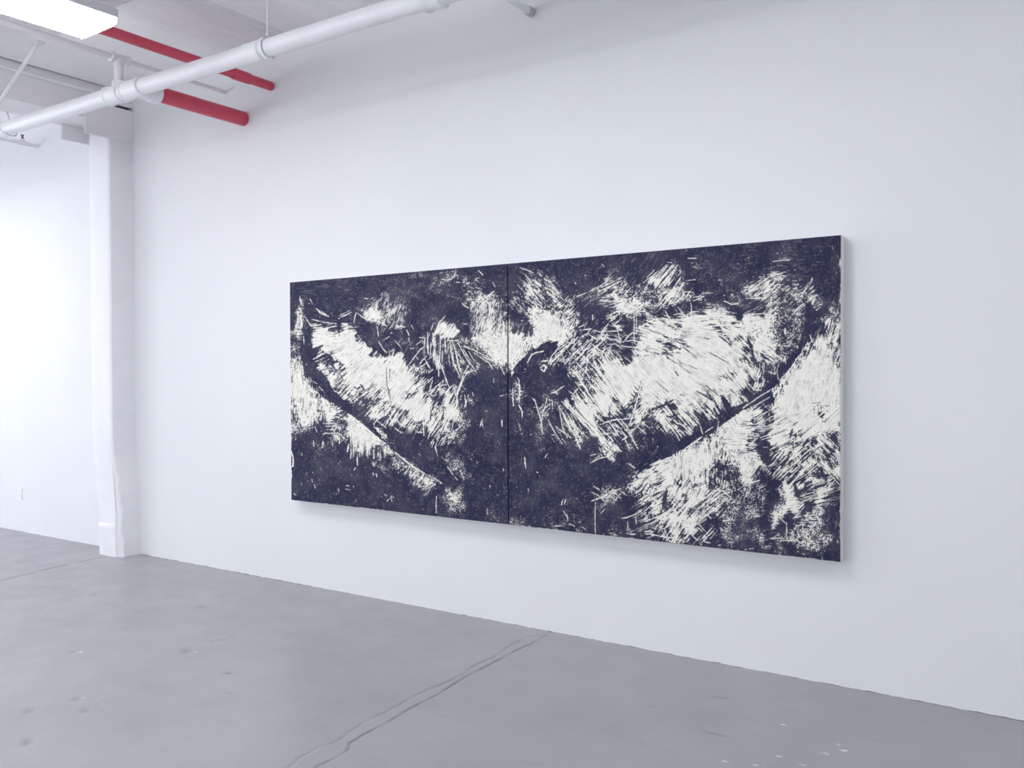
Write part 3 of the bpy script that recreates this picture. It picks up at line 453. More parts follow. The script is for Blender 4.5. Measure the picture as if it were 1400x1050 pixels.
    sw = .12+.42*soft
    # full-cover cream keeps only a few nicks, bare navy only a few specks
    Dc = np.clip(D, 0, 1)
    Dc = np.interp(Dc, [0, .1, .2, .3, .4, .5, .6, .7, .8, .9, 1], [0, .012, .05, .13, .23, .35, .47, .61, .78, .93, 1])
    amp = .30+.70*np.clip((D-.15)/.35, 0, 1)
    Dc = np.where(Dc > .82, .82+(Dc-.82)*.95, Dc); Dc = np.where(Dc < .03, Dc*.5-.015, Dc)
    V = np.clip((Dc-T)/sw+.5, 0, 1)
    V = V*(.62+.38*np.clip(1.35-soft, 0, 1))*amp + .22*Dc*soft
    hi = np.clip((D-.72)/.2, 0, 1); V = 1-(1-V)*(1-.46*hi)
    V = V*(1-.16*hi*np.clip((T-.50)/.25, 0, 1))*(1-.10*np.clip(1-abs(D-.5)/.3, 0, 1))
    E = [field(gauss(1.2)), field(gauss(2.5, 1))]
    def seg(alpha, x0, y0, x1, y1, w0, w1, hard):
        m = max(w0, w1)+3
        a0, a1 = int(max(0, (min(x0, x1)-m-PX0)*PS)), int(min(PW, (max(x0, x1)+m-PX0)*PS+1))
        b0, b1 = int(max(0, (min(y0, y1)-m-PY0)*PS)), int(min(PH, (max(y0, y1)+m-PY0)*PS+1))
        if a1 <= a0 or b1 <= b0: return
        xs = X[a0:a1][None, :]; yy = Y[b0:b1][:, None]
        dx, dy = x1-x0, y1-y0; L2 = dx*dx+dy*dy+1e-9
        t = np.clip(((xs-x0)*dx+(yy-y0)*dy)/L2, 0, 1)
        d = np.hypot(xs-x0-t*dx, yy-y0-t*dy)
        hw = (w0+(w1-w0)*t)/2 + E[0][b0:b1, a0:a1]*.12*(1+max(w0, w1)*.35)
        a = np.clip((hw-d)/hard+.5, 0, 1)
        alpha[b0:b1, a0:a1] = np.maximum(alpha[b0:b1, a0:a1], a)
    AD = np.zeros((PH, PW))
    def run(lst, alpha, hard, taper):
        for tile, w, p in lst:
            ox, oy, s = TL[tile]
            P = [(ox+p[i]/s, oy+p[i+1]/s) for i in range(0, len(p), 2)]
            w = max(w/s, 1.15)
            n = len(P)-1
            for i in range(n):
                w0 = w*(taper if i == 0 else 1); w1 = w*(taper if i == n-1 else 1)
                (xa, ya), (xb, yb) = P[i], P[i+1]
                L = math.hypot(xb-xa, yb-ya)
                if L > 8 and taper < 1:
                    xm, ym = (xa+xb)/2+rng.normal()*.02*L, (ya+yb)/2+rng.normal()*.02*L
                    seg(alpha, xa, ya, xm, ym, w0, w, hard); seg(alpha, xm, ym, xb, yb, w, w1, hard)
                else: seg(alpha, xa, ya, xb, yb, w0, w1, hard)
    run(DARK, AD, .9, .6)
    V = V*(1-AD*np.clip(.98-.25*(T < .06), 0, 1))
    AL = np.zeros((PH, PW)); run(LIGHT, AL, .55, .55)
    AL = AL*np.clip(1.1+.25*E[1], .5, 1)
    V = 1-(1-V)*(1-AL)
    # fine specks everywhere, wiped greyish veil
    sp = field(gauss(.9)); V = np.maximum(V, np.clip((sp-2.85)*2.2, 0, .75)*(.4+.6*(D > .04)))
    V = np.maximum(V, np.clip((-field(gauss(1.0))-3.3)*2, 0, .8))
    veil = np.clip(field(gauss(14))*.012+.006, 0, .06)+np.clip(field(gauss(1.4, 3))*.015, 0, .05)
    V = V+(1-V)*veil*(1-V)
    cream_var = field(gauss(6))*.012+field(gauss(1.5))*.010
    return V, cream_var

# ---------------------------------------------------------------- camera
CAM = Vector((0, -4.6077, 1.6))
FOCAL = 1203.236                       # in pixels of a 1400 px wide frame
yaw, pit, rol = .590852, -.014192, -.003736
fw = Vector((-math.sin(yaw)*math.cos(pit), math.cos(yaw)*math.cos(pit), math.sin(pit)))
rt = fw.cross(Vector((0, 0, 1))).normalized(); up = rt.cross(fw)
r2 = math.cos(rol)*rt+math.sin(rol)*up; u2 = -math.sin(rol)*rt+math.cos(rol)*up
cd = D.cameras.new('camera'); cd.sensor_width = 36; cd.lens = FOCAL/1400*36; cd.clip_start = .05
cam = D.objects.new('camera', cd); C.objects.link(cam)
cam.matrix_world = Matrix(((r2.x, u2.x, -fw.x, CAM.x), (r2.y, u2.y, -fw.y, CAM.y), (r2.z, u2.z, -fw.z, CAM.z), (0, 0, 0, 1)))
scene.camera = cam

# ---------------------------------------------------------------- the room
XL, XR, YF, ZC = -13.0, 4.5, -9.0, 4.17
def struct(name, bm, m, smooth=0):
    o = link(name, bm, m, smooth=smooth); o['kind'] = 'structure'; return o

def grid_mesh(name, P, mat, attrs=None, parent=None, smooth=True):
    """P: (ny, nx, 3) array of points -> one mesh"""
    ny, nx, _ = P.shape
    me = D.meshes.new(name)
    idx = np.arange(ny*nx).reshape(ny, nx)
    q = np.stack([idx[:-1, :-1], idx[:-1, 1:], idx[1:, 1:], idx[1:, :-1]], -1).reshape(-1, 4)
    me.vertices.add(ny*nx); me.vertices.foreach_set('co', P.reshape(-1).astype(np.float32))
    me.loops.add(q.size); me.loops.foreach_set('vertex_index', q.reshape(-1).astype(np.int32))
    me.polygons.add(len(q)); me.polygons.foreach_set('loop_start', np.arange(0, q.size, 4, dtype=np.int32))
    me.update(calc_edges=True)
    if smooth: me.shade_smooth()
    for k, v in (attrs or {}).items():
        a = me.attributes.new(k, 'FLOAT', 'POINT'); a.data.foreach_set('value', v.reshape(-1).astype(np.float32))
    me.materials.append(mat)
    o = D.objects.new(name, me); C.objects.link(o)
    if parent: o.parent = parent
    return o

# floor: painted concrete with two cracked joints, dents and paint flecks
rng = np.random.default_rng(3)
def spans(a, b, st, cuts):
    xs = list(np.arange(a, b, st))
    for c0, c1, s2 in cuts:
        xs = [x for x in xs if x < c0 or x > c1] + list(np.arange(c0, c1, s2))
    return np.array(sorted(xs))
gx = spans(-9.6, .8, .013, [(-7.33, -7.02, .004), (-2.93, -2.58, .004)])
gy = np.arange(-3.4, .0601, .013)
gx = np.concatenate([[XL-.2, -11], gx, [2.5, XR+.2]]); gy = np.concatenate([[YF-.2, -6], gy])
GX, GY = np.meshgrid(gx, gy)
H = np.zeros_like(GX)
for k in range(14):     # low, slow undulation
    a = rng.uniform(0, math.pi); f = rng.uniform(1.2, 7); ph = rng.uniform(0, 6.3)
    H += .0012/f*np.sin((GX*math.cos(a)+GY*math.sin(a))*f+ph)
CR1 = [(-2.8, -0.021), (-2.779, -0.261), (-2.786, -0.409), (-2.778, -0.509), (-2.77, -0.729), (-2.768, -0.889), (-2.745, -1.101), (-2.726, -1.229), (-2.727, -1.422), (-2.702, -1.63), (-2.704, -1.74), (-2.692, -1.867), (-2.656, -1.908), (-2.635, -1.969), (-2.643, -2.035), (-2.643, -2.118), (-2.62, -2.6), (-2.63, -3.4)]
CR2 = [(-2.81, -0.028), (-2.866, -0.219), (-2.86, -0.41), (-2.825, -0.548), (-2.828, -0.788), (-2.795, -0.901), (-2.795, -1.047), (-2.809, -1.16), (-2.804, -1.331), (-2.79, -1.532), (-2.787, -1.68), (-2.776, -1.787), (-2.75, -1.879), (-2.764, -1.966), (-2.762, -2.077), (-2.73, -2.175), (-2.74, -2.6), (-2.72, -3.4)]
CR3 = [(-7.22, -0.12), (-7.224, -0.36), (-7.194, -0.561), (-7.164, -0.797), (-7.109, -0.924), (-7.104, -1.049), (-7.075, -1.181), (-7.07, -1.8), (-7.06, -3.4)]
def crackx(pts, y, wob):
    p = sorted(pts, key=lambda q: q[1])
    return np.interp(y, [q[1] for q in p], [q[0] for q in p]) + wob*(np.sin(y*61)+.7*np.sin(y*143+1)+.5*np.sin(y*291+2))
dirt = np.zeros_like(GX)
for pts, w, dep, wob, dk, brk in ((CR1, .0040, .006, .0018, .95, .15), (CR2, .0095, .0028, .0022, .38, .1), (CR3, .006, .010, .0012, 1.2, 0)):
    cx = crackx(pts, GY, wob)
    prof = np.exp(-((GX-cx)/w)**2)
    m = np.clip(.75+.45*np.sin(GY*17+1)+.35*np.sin(GY*39), brk, 1)
    H -= dep*prof*m; dirt += dk*prof*m*.6
# raised, filled strip between the two lines of the nearer joint
c1, c2 = crackx(CR1, GY, .002), crackx(CR2, GY, .003)
H += .0025*np.clip((GX-c2)/.01, 0, 1)*np.clip((c1-GX)/.01, 0, 1)
H += .0022*np.clip((c2-GX)/.02+.0, 0, 1)*np.exp(-np.clip(c2-GX, 0, 9)/.25)
PITS = [(-5.106, -0.825, .05), (-4.361, -1.475, .055), (-4.174, -2.235, .035), (-4.217, -2.436, .045), (-4.906, -1.837, .03), (-6.031, -1.037, .04), (-4.357, -1.164, .02), (-4.385, -1.28, .02), (-3.851, -1.585, .022), (-4.465, -1.176, .014), (-4.678, -2.058, .016), (-4.943, -1.743, .014), (-4.025, -2.212, .016), (-3.998, -2.29, .04), (-3.6, -1.776, .02), (-3.594, -1.849, .014), (-3.931, -1.731, .014), (-6.013, -1.547, .02), (-5.444, -1.856, .018), (-5.179, -2.032, .014), (-5.094, -1.976, .014), (-3.867, -2.625, .05), (-3.683, -2.272, .012), (-2.246, -1.797, .014), (-2.998, -1.755, .014), (-4.038, -1.008, .012), (-3.311, -0.857, .013)]
for (px, py, s) in PITS:
    a = R(-25)
    du = (GX-px)*math.cos(a)+(GY-py)*math.sin(a); dv = -(GX-px)*math.sin(a)+(GY-py)*math.cos(a)
    g = np.exp(-(du/(s*.9))**2-(dv/(s*.45))**2)
    H -= .17*s*g; dirt += .30*g
for (px, py, L, a) in [(-1.549, -.488, .05, 20), (-1.408, -.915, .06, 5), (-1.775, -.772, .01, 0), (-4.38, -1.23, .03, 30), (-3.86, -1.585, .03, 35)]:
    du = (GX-px)*math.cos(R(a))+(GY-py)*math.sin(R(a)); dv = -(GX-px)*math.sin(R(a))+(GY-py)*math.cos(R(a))
    dirt += .5*np.exp(-(du/L)**4-(dv/.008)**2)
fleck = np.zeros_like(GX)
for (px, py, s) in [(-1.106, -0.981, .012), (-0.953, -0.847, .022), (-0.931, -0.726, .018), (-0.896, -0.772, .016), (-1.003, -1.008, .018), (-1.189, -0.646, .016), (-1.166, -1.116, .02), (-6.435, -0.952, .014), (-4.165, -2.205, .010), (-4.009, -2.198, .010), (-4.86, -1.815, .016), (-4.31, -1.455, .012), (-1.11, -1.12, .02), (-1.28, -1.15, .014)]:
    fleck += np.exp(-(((GX-px)/s)**2+((GY-py)/(s*.6))**2))*(1.1 if s < .017 else .6)
fleck *= np.clip(1+.55*np.sin(GX*310+3*np.sin(GY*170))+.35*np.sin(GY*420+GX*90), .1, 1.3)
P = np.stack([GX, GY, H-.0005], -1)

m_floor = D.materials.new('floor_paint'); m_floor.use_nodes = True
nt = m_floor.node_tree; n = nt.nodes; lk = nt.links; b = n['Principled BSDF']
b.inputs['Roughness'].default_value = .42; b.inputs['Specular IOR Level'].default_value = .45
tc = n.new('ShaderNodeTexCoord')
def noise(scale, det=5, st=(1, 1, 1)):
    mp = n.new('ShaderNodeMapping'); mp.inputs['Scale'].default_value = st; lk.new(tc.outputs['Object'], mp.inputs['Vector'])
    x = n.new('ShaderNodeTexNoise'); x.inputs['Scale'].default_value = scale; x.inputs['Detail'].default_value = det
    lk.new(mp.outputs['Vector'], x.inputs['Vector']); return x.outputs['Fac']
def rng_(v, a, b2, c, d):
    x = n.new('ShaderNodeMapRange'); x.inputs['From Min'].default_value = a; x.inputs['From Max'].default_value = b2
    x.inputs['To Min'].default_value = c; x.inputs['To Max'].default_value = d; lk.new(v, x.inputs['Value']); return x.outputs['Result']
def mix(f, A, B):
    x = n.new('ShaderNodeMix'); x.data_type = 'RGBA'
    for s, v in (('Factor', f), ('A', A), ('B', B)):
        if isinstance(v, tuple): x.inputs[s].default_value = (*v, 1)
        else: lk.new(v, x.inputs[s])
    return x.outputs['Result']
FL = (.318, .320, .342)
c0 = mix(rng_(noise(1.6), .35, .65, 0, 1), tuple(v*.95 for v in FL), tuple(v*1.05 for v in FL))
c0 = mix(rng_(noise(14, 6), .62, .80, 0, .35), c0, tuple(v*.80 for v in FL))
c0 = mix(rng_(noise(60, 2), .70, .77, 0, .5), c0, tuple(v*.55 for v in FL))
c0 = mix(rng_(noise(4, 7, (1, 2.4, 1)), .60, .74, 0, .5), c0, tuple(v*.86 for v in FL))
c0 = mix(rng_(noise(23, 2), .74, .79, 0, .45), c0, tuple(v*1.5 for v in FL))
at = n.new('ShaderNodeAttribute'); at.attribute_name = 'dirt'
c0 = mix(rng_(at.outputs['Fac'], 0, 1, 0, .85), c0, (.06, .06, .068))
af = n.new('ShaderNodeAttribute'); af.attribute_name = 'fleck'
c0 = mix(rng_(af.outputs['Fac'], .2, .7, 0, .9), c0, (.72, .72, .74))
lk.new(c0, b.inputs['Base Color'])
lk.new(rng_(noise(5), .3, .7, .31, .43), b.inputs['Roughness'])
bp = n.new('ShaderNodeBump'); bp.inputs['Strength'].default_value = .35; bp.inputs['Distance'].default_value = .004; lk.new(noise(7, 6), bp.inputs['Height'])
bq = n.new('ShaderNodeBump'); bq.inputs['Strength'].default_value = .25; bq.inputs['Distance'].default_value = .002; lk.new(noise(38, 5), bq.inputs['Height'])
lk.new(bp.outputs['Normal'], bq.inputs['Normal']); lk.new(bq.outputs['Normal'], b.inputs['Normal'])
fo = grid_mesh('floor', P, m_floor, {'dirt': np.clip(dirt, 0, 1.3), 'fleck': np.clip(fleck, 0, 1)}); fo['kind'] = 'structure'

# back wall: the long white wall, its foot touched by the floor paint
m_wb = m_wall.copy(); m_wb.name = 'back_wall_paint'
nt = m_wb.node_tree; n = nt.nodes; lk = nt.links; tc = n.new('ShaderNodeTexCoord')
bb = n['Principled BSDF']; src = bb.inputs['Base Color'].links[0].from_socket
sz = n.new('ShaderNodeSeparateXYZ'); lk.new(tc.outputs['Object'], sz.inputs[0])
nz = noise(10, 6); ad = n.new('ShaderNodeMath'); ad.operation = 'MULTIPLY_ADD'; lk.new(nz, ad.inputs[0]); ad.inputs[1].default_value = -.020; lk.new(sz.outputs['Z'], ad.inputs[2])
fm = rng_(ad.outputs[0], -.0100, -.0086, 1, 0)
lk.new(mix(fm, src, (.23, .235, .262)), bb.inputs['Base Color'])
bm = NB(); box(bm, XL-.2, XR+.2, 0, .25, -.2, 4.5); struct('wall_back', bm, m_wb)
WIN = [(-2.9, -.9), (-5.4, -3.4), (-7.9, -5.9)]; WZ = (.9, 3.3)
bm = NB()
ys_ = [YF]+sorted(v for p_ in WIN for v in p_)+[0]
for k in range(0, len(ys_), 2): box(bm, XL-.2, XL, ys_[k], ys_[k+1], -.2, 4.5)
for a_, b_ in WIN:
    box(bm, XL-.2, XL, a_, b_, -.2, WZ[0]); box(bm, XL-.2, XL, a_, b_, WZ[1], 4.5)
struct('wall_left', bm, m_wall)
for k, (a_, b_) in enumerate(WIN):       # daylight comes in through three tall windows
    bm = NB()
    for (p_, q_, c_, d_) in ((a_, a_+.06, *WZ), (b_-.06, b_, *WZ), (a_+.06, b_-.06, WZ[0], WZ[0]+.06), (a_+.06, b_-.06, WZ[1]-.06, WZ[1]), ((a_+b_)/2-.02, (a_+b_)/2+.02, WZ[0]+.06, WZ[1]-.06)):
        box(bm, XL-.12, XL-.06, p_, q_, c_, d_, .003)
    box(bm, XL-.20, XL+.03, a_, b_, WZ[0]-.03, WZ[0], .003)
    o = struct('unseen_window_%d' % (k+1), bm, m_pipe)
    ld = D.lights.new('daylight_fill', 'AREA'); ld.shape = 'RECTANGLE'; ld.size = WZ[1]-WZ[0]; ld.size_y = b_-a_
    ld.energy = DAY; ld.color = (.93, .96, 1.0)
    lo = D.objects.new('daylight_fill', ld); C.objects.link(lo); lo.location = (XL-.24, (a_+b_)/2, sum(WZ)/2); lo.rotation_euler = (0, R(-90), 0)
bm = NB(); box(bm, XR, XR+.2, YF, 0, -.2, 4.5); struct('wall_right', bm, m_wall)
FILL_WIN = [(-9.6, -7.4), (-5.6, -3.4), (-1.6, .6)]  # unseen windows behind the camera, added to give even fill
bm = NB()
xs_ = [XL-.2]+sorted(v for p_ in FILL_WIN for v in p_)+[XR+.2]
for k in range(0, len(xs_), 2): box(bm, xs_[k], xs_[k+1], YF-.2, YF, -.2, 4.5)
for a_, b_ in FILL_WIN:
    box(bm, a_, b_, YF-.2, YF, -.2, WZ[0]); box(bm, a_, b_, YF-.2, YF, WZ[1], 4.5)
struct('wall_front', bm, m_wall)
for k, (a_, b_) in enumerate(FILL_WIN):
    bm = NB()
    for (p_, q_, c_, d_) in ((a_, a_+.06, *WZ), (b_-.06, b_, *WZ), (a_+.06, b_-.06, WZ[0], WZ[0]+.06), (a_+.06, b_-.06, WZ[1]-.06, WZ[1]), ((a_+b_)/2-.02, (a_+b_)/2+.02, WZ[0]+.06, WZ[1]-.06)):
        box(bm, p_, q_, YF-.12, YF-.06, c_, d_, .003)
    box(bm, a_, b_, YF-.20, YF+.03, WZ[0]-.03, WZ[0], .003)
    struct('unseen_window_%d' % (k+4), bm, m_pipe)
    ld = D.lights.new('daylight_fill', 'AREA'); ld.shape = 'RECTANGLE'; ld.size = b_-a_; ld.size_y = WZ[1]-WZ[0]  # added fill light outside each made-up front opening
    ld.energy = FRONT_FILL; ld.color = (.94, .965, 1.0)
    lo = D.objects.new('daylight_fill', ld); C.objects.link(lo); lo.location = ((a_+b_)/2, YF-.24, sum(WZ)/2); lo.rotation_euler = (R(90), 0, 0)

# ceiling: slab with two open joints, board-marked to the right of the conduit
m_ceil = m_ceiling.copy(); m_ceil.name = 'board_marked_ceiling'
nt = m_ceil.node_tree; n = nt.nodes; lk = nt.links; tc = n.new('ShaderNodeTexCoord'); bb = n['Principled BSDF']
old = bb.inputs['Normal'].links[0].from_socket
sx = n.new('ShaderNodeSeparateXYZ'); lk.new(tc.outputs['Object'], sx.inputs[0])
h1 = noise(1, 3, (55, 2.2, 1)); h2 = noise(1, 2, (22, 1.0, 1))
ad = n.new('ShaderNodeMath'); ad.operation = 'ADD'; lk.new(h1, ad.inputs[0]); lk.new(h2, ad.inputs[1])
mk = rng_(sx.outputs['X'], -5.92, -5.80, 0, 1)
mu = n.new('ShaderNodeMath'); mu.operation = 'MULTIPLY'; lk.new(ad.outputs[0], mu.inputs[0]); lk.new(mk, mu.inputs[1])
bp = n.new('ShaderNodeBump'); bp.inputs['Strength'].default_value = 1.0; bp.inputs['Distance'].default_value = .02
lk.new(mu.outputs[0], bp.inputs['Height']); lk.new(old, bp.inputs['Normal']); lk.new(bp.outputs['Normal'], bb.inputs['Normal'])
JX, JY = -5.14, -.99
cx_ = np.array([-7.135, -7.0, -6.8, -6.5, -6.2, -5.9, JX-.0125, JX-.009, JX+.0045, JX+.008, -4, -2, 0, 2, XR+.1])
cz_ = np.interp(cx_, [-7.14, -6.9, -6.5, -6.1, -5.8], [4.065, 4.10, 4.135, 4.16, ZC])
cy_ = np.array([YF-.1, -6, -3, JY-.012, JY-.007, JY+.007, JY+.012, -.5, 0])
CX, CY = np.meshgrid(cx_, cy_); CZ = np.tile(cz_, (len(cy_), 1))
CZ[(abs(CX-JX+.002) < .0080)] += .05
CZ[(abs(CY-JY) < .009) & (CX < -5.1) & (CX > -6.3)] += .02
co = grid_mesh('ceiling', np.stack([CX, CY, CZ], -1), m_ceil, smooth=False); co['kind'] = 'structure'
bm = NB(); box(bm, XL-.2, -7.55, YF-.1, .05, ZC, ZC+.1); struct('ceiling', bm, m_ceiling)
bm = NB(); box(bm, XL-.2, XR+.2, YF-.2, .2, 4.45, 4.55); struct('ceiling', bm, m_dark)

# the beam that crosses the ceiling above the column, with its haunch and lower block
bm = NB(); box(bm, -7.56, -7.155, YF, 0, 3.762, 4.46, .004); struct('trim_1', bm, m_beam)['label'] = 'grey white ceiling beam running out from the wall above the column'
bm = NB(); box(bm, -7.12, -7.095, -.44, -.001, 3.618, 3.90, .002); struct('trim_2', bm, m_beam)['label'] = 'fascia plate on the near side of the column head'
bm = NB(); box(bm, -7.53, -7.505, -.412, -.001, 3.633, 3.761, .002); struct('trim_3', bm, m_beam)['label'] = 'fascia plate on the far side of the column head'
bm = NB(); box(bm, -7.15, -7.10, -.30, -.001, 3.928, 3.966, .002); struct('trim_4', bm, m_beam)['label'] = 'small packing block above the fascia plate'
bm = NB(); box(bm, -7.1545, -7.145, -.20, -.012, 3.902, 3.927); box(bm, -7.1545, -7.14, -.09, -.012, 3.967, 3.978); struct('trim_5', bm, m_gap_shade)['label'] = 'dark strips painted in as the shade of the slots above the fascia plate'  # near-black boxes stand in for shade in the slots
bm = NB(); box(bm, -7.1545, -7.136, -4.5, -.18, 4.069, 4.09); struct('trim_6', bm, m_gap_shade)['label'] = 'dark strip painted in as the shade of the joint between the beam and the ceiling'  # near-black filler stands in for shade in the joint

# column: plastered pilaster, straight shaft over a lumpy chipped foot
def column():
    zs = np.concatenate([np.arange(-.02, 1.3, .02), np.arange(1.3, 3.60, .12), [3.761]])
    rr = np.random.default_rng(5)
    ring = []
    for z in zs:
        t = np.clip((1.25-z)/1.25, 0, 1); t = t*t*(3-2*t)
        yf = -.225+.045*t
        xl = -7.42+.045*t
        xr = -7.11
        low = np.clip((.92-z)/.35, 0, 1); low = low*low*(3-2*low)
        foot = 1 if z < .27 else 0
        wob = lambda a: a*(math.sin(z*19)+.6*math.sin(z*47+1)+.4*math.sin(z*90+2))*low
        # the patch that bulges past the old corner
        cxr = xr-.002
        pts = [(xl-.002+wob(.004)-(.006 if foot else 0), 0), (xl-.002+wob(.005)-(.004 if foot else 0), yf+.01+wob(.002)), (xl+.012, yf-(.016 if foot else 0)+.002),
               (xl+.10, yf+wob(.0015)-(.015 if foot else 0)), (cxr-.05, yf+.001+wob(.0015)-(.015 if foot else 0)), (cxr-.012, yf+.001-(.008 if foot else 0)),
               (cxr-.004, yf+.006+.010*low*(1-foot)), (cxr+.004+.020*low, yf+.012+wob(.003)), (cxr+.006+.040*low+wob(.004), yf+.030+wob(.003)),
               (cxr+.004+.046*low+wob(.003), yf+.07), (xr+.052*low+wob(.002), -.06), (xr+.062*low, 0)]
        ring.append([(x, y, z) for x, y in pts])
    P = np.array(ring)
    o = grid_mesh('column', P, m_plaster); o['kind'] = 'structure'
    o.data.set_sharp_from_angle(angle=R(40)); o['label'] = 'white plastered pilaster with a chipped foot'
    return o
column()

# ---------------------------------------------------------------- canvases
V, CV = paint_map()
m_paint = D.materials.new('painted_canvas'); m_paint.use_nodes = True
nt = m_paint.node_tree; n = nt.nodes; lk = nt.links; b = n['Principled BSDF']; tc = n.new('ShaderNodeTexCoord')
a1 = n.new('ShaderNodeAttribute'); a1.attribute_name = 'cover'; a2 = n.new('ShaderNodeAttribute'); a2.attribute_name = 'vary'
NAVY, CREAM = (.0225, .0240, .0620), (.80, .80, .745)
nv = mix(rng_(noise(3.2, 5), .35, .68, 0, 1), tuple(v*.93 for v in NAVY), (.028, .030, .070))
crm = mix(rng_(a2.outputs['Fac'], -.04, .04, 0, 1), (.78, .765, .695), (.875, .86, .79))
lk.new(mix(a1.outputs['Fac'], nv, crm), b.inputs['Base Color'])
lk.new(rng_(a1.outputs['Fac'], 0, 1, .55, .8), b.inputs['Roughness']); b.inputs['Specular IOR Level'].default_value = .10
bp = n.new('ShaderNodeBump'); bp.inputs['Strength'].default_value = .25; bp.inputs['Distance'].default_value = .001
lk.new(a1.outputs['Fac'], bp.inputs['Height']); lk.new(bp.outputs['Normal'], b.inputs['Normal'])

m_navy = mat('navy_paint', NAVY, .75, .1)
TH = .09; Z0, Z1 = .6488, 2.2674
def sample(X, Z):
    dx, dy, dz = X-CAM.x, -TH-CAM.y, Z-CAM.z
    q = dx*fw.x+dy*fw.y+dz*fw.z
    u = 700+FOCAL*(dx*r2.x+dy*r2.y+dz*r2.z)/q; v = 525-FOCAL*(dx*u2.x+dy*u2.y+dz*u2.z)/q
    s = np.clip((u-PX0)*PS-.5, 0, PW-1.01); t = np.clip((v-PY0)*PS-.5, 0, PH-1.01)
    i, j = s.astype(int), t.astype(int); fs, ft = s-i, t-j
    g = lambda A: (A[j, i]*(1-fs)+A[j, i+1]*fs)*(1-ft)+(A[j+1, i]*(1-fs)+A[j+1, i+1]*fs)*ft
    return g(V), g(CV)
def canvas(x0, x1, nx, nz, label):
    t = empty('canvas_painting', ((x0+x1)/2, -TH/2, Z0), label, 'painting', 'two canvases of the diptych')
    X, Z = np.meshgrid(np.linspace(x0, x1, nx), np.linspace(Z0, Z1, nz))
    cv, vr = sample(X, Z)
    rr = np.random.default_rng(int(abs(x0)*100))
    # ragged bare margin at the foot and sides
    def rag(m, amp):
        k = rr.standard_normal(m); k = np.convolve(k, np.ones(9)/9, 'same')*3; k2 = np.convolve(rr.standard_normal(m), np.ones(60)/60, 'same')*7.7
        return np.clip((k*.5+k2)*amp, 0, None)
    fb = rag(nx, .0035); cv = np.maximum(cv, np.clip((fb[None, :]-(Z-Z0))/.002, 0, 1)*.95)
    fr = rag(nz, .003)*(x1 > -2); cv = np.maximum(cv, np.clip((fr[:, None]-(x1-X))/.002, 0, 1)*.9)
    P = np.stack([X-(x0+x1)/2, np.full_like(X, -TH+TH/2), Z-Z0], -1)
    # slightly slack, rounded edges
    e = np.minimum.reduce([X-x0, x1-X, Z-Z0, Z1-Z]); P[..., 1] += .004*np.clip(1-e/.006, 0, 1)**2
    grid_mesh('painted_front', P, m_paint, {'cover': np.clip(cv, 0, 1), 'vary': vr}, t)
    bm = NB()
    y1, y0 = -.012, -TH+.0035
    for (a, b2, c, d) in ((x0, x0+.04, Z0, Z1), (x1-.04, x1, Z0, Z1)):
        if b2 == x1 and x1 < -2:
            bn = NB(); box(bn, a, b2, y0, y1, c, d, .002); link('painted_side', bn, m_navy, t, label='navy painted inner side')
        else: box(bm, a, b2, y0, y1, c, d, .002)
    for (c, d) in ((Z0, Z0+.04), (Z1-.04, Z1)):
        box(bm, x0+.0402, x1-.0402, y0, y1, c, d, .002)
    link('canvas_edge', bm, m_canvas, t, label='bare cream canvas wrapped round the edge')
    bm = NB()
    for (a, b2, c, d) in ((x0+.006, x0+.05, Z0+.006, Z1-.006), (x1-.05, x1-.006, Z0+.006, Z1-.006)):
        bm = NB(); box(bm, a, b2, -.0125, -.001, c, d); link('stretcher_bar', bm, m_canvas, t)
    return t
XA, XM, XB = -5.0173, -3.0600, -1.0750
canvas(XA, XM-.006, 620, 600, 'left canvas of the navy and cream scratched abstract diptych')
canvas(XM+.002, XB, 820, 800, 'right canvas of the navy and cream scratched abstract diptych, nearer the camera')

# ---------------------------------------------------------------- pipes
PZ, PY = 3.593, -.925
mp_ = empty('ceiling_pipe', (-4.5, PY, PZ), 'thick white pipe running along under the ceiling parallel to the long wall', 'pipe')
bm = NB(); lathe(bm, (-12.9, PY, PZ), (1, 0, 0), [(0, .0575), (8.6, .0575), (8.6, .055), (17.2, .055)], 48); link('pipe_run', bm, m_pipe, mp_)
def fitting(x0, x1, R0=.066, lip=.0715, parent=mp_, name='coupling', left=True, right=True):
    L = x1-x0; pr = [(0, .056), (0, lip-.004), (.004, lip), (.022, lip), (.028, R0), (L-.028, R0), (L-.022, lip), (L-.004, lip), (L, lip-.004), (L, .056)]
    if not left: pr = [(0, .056), (0, R0)]+pr[5:]
    if not right: pr = pr[:5]+[(L, R0), (L, .056)]
    bm = NB(); lathe(bm, (x0, PY, PZ), (1, 0, 0), pr, 48); return bm
# tee that carries the riser, tee that carries the red branch
bm = fitting(-5.965, -5.795); lathe(bm, (-5.84, PY, PZ+.03), (0, 0, 1), [(0, .048), (.042, .048), (.055, .044), (.062, .037), (.066, .032)], 32)
link('riser_tee', bm, m_pipe, mp_)
bm = fitting(-5.765, -5.545, .0665, .073); lathe(bm, (-5.625, PY, PZ), (0, 1, 0), [(0, .064), (.09, .064), (.095, .070), (.165, .070), (.170, .066), (.170, .055)], 48)
link('branch_tee', bm, m_pipe, mp_)
for x0, x1 in ((-4.46, -4.31), (-3.02, -2.90)):
    bm = fitting(x0, x1, .0615 if x0 < -4 else .068, .0625 if x0 < -4 else .072, left=(x0 > -4)); link('coupling', bm, m_pipe, mp_)

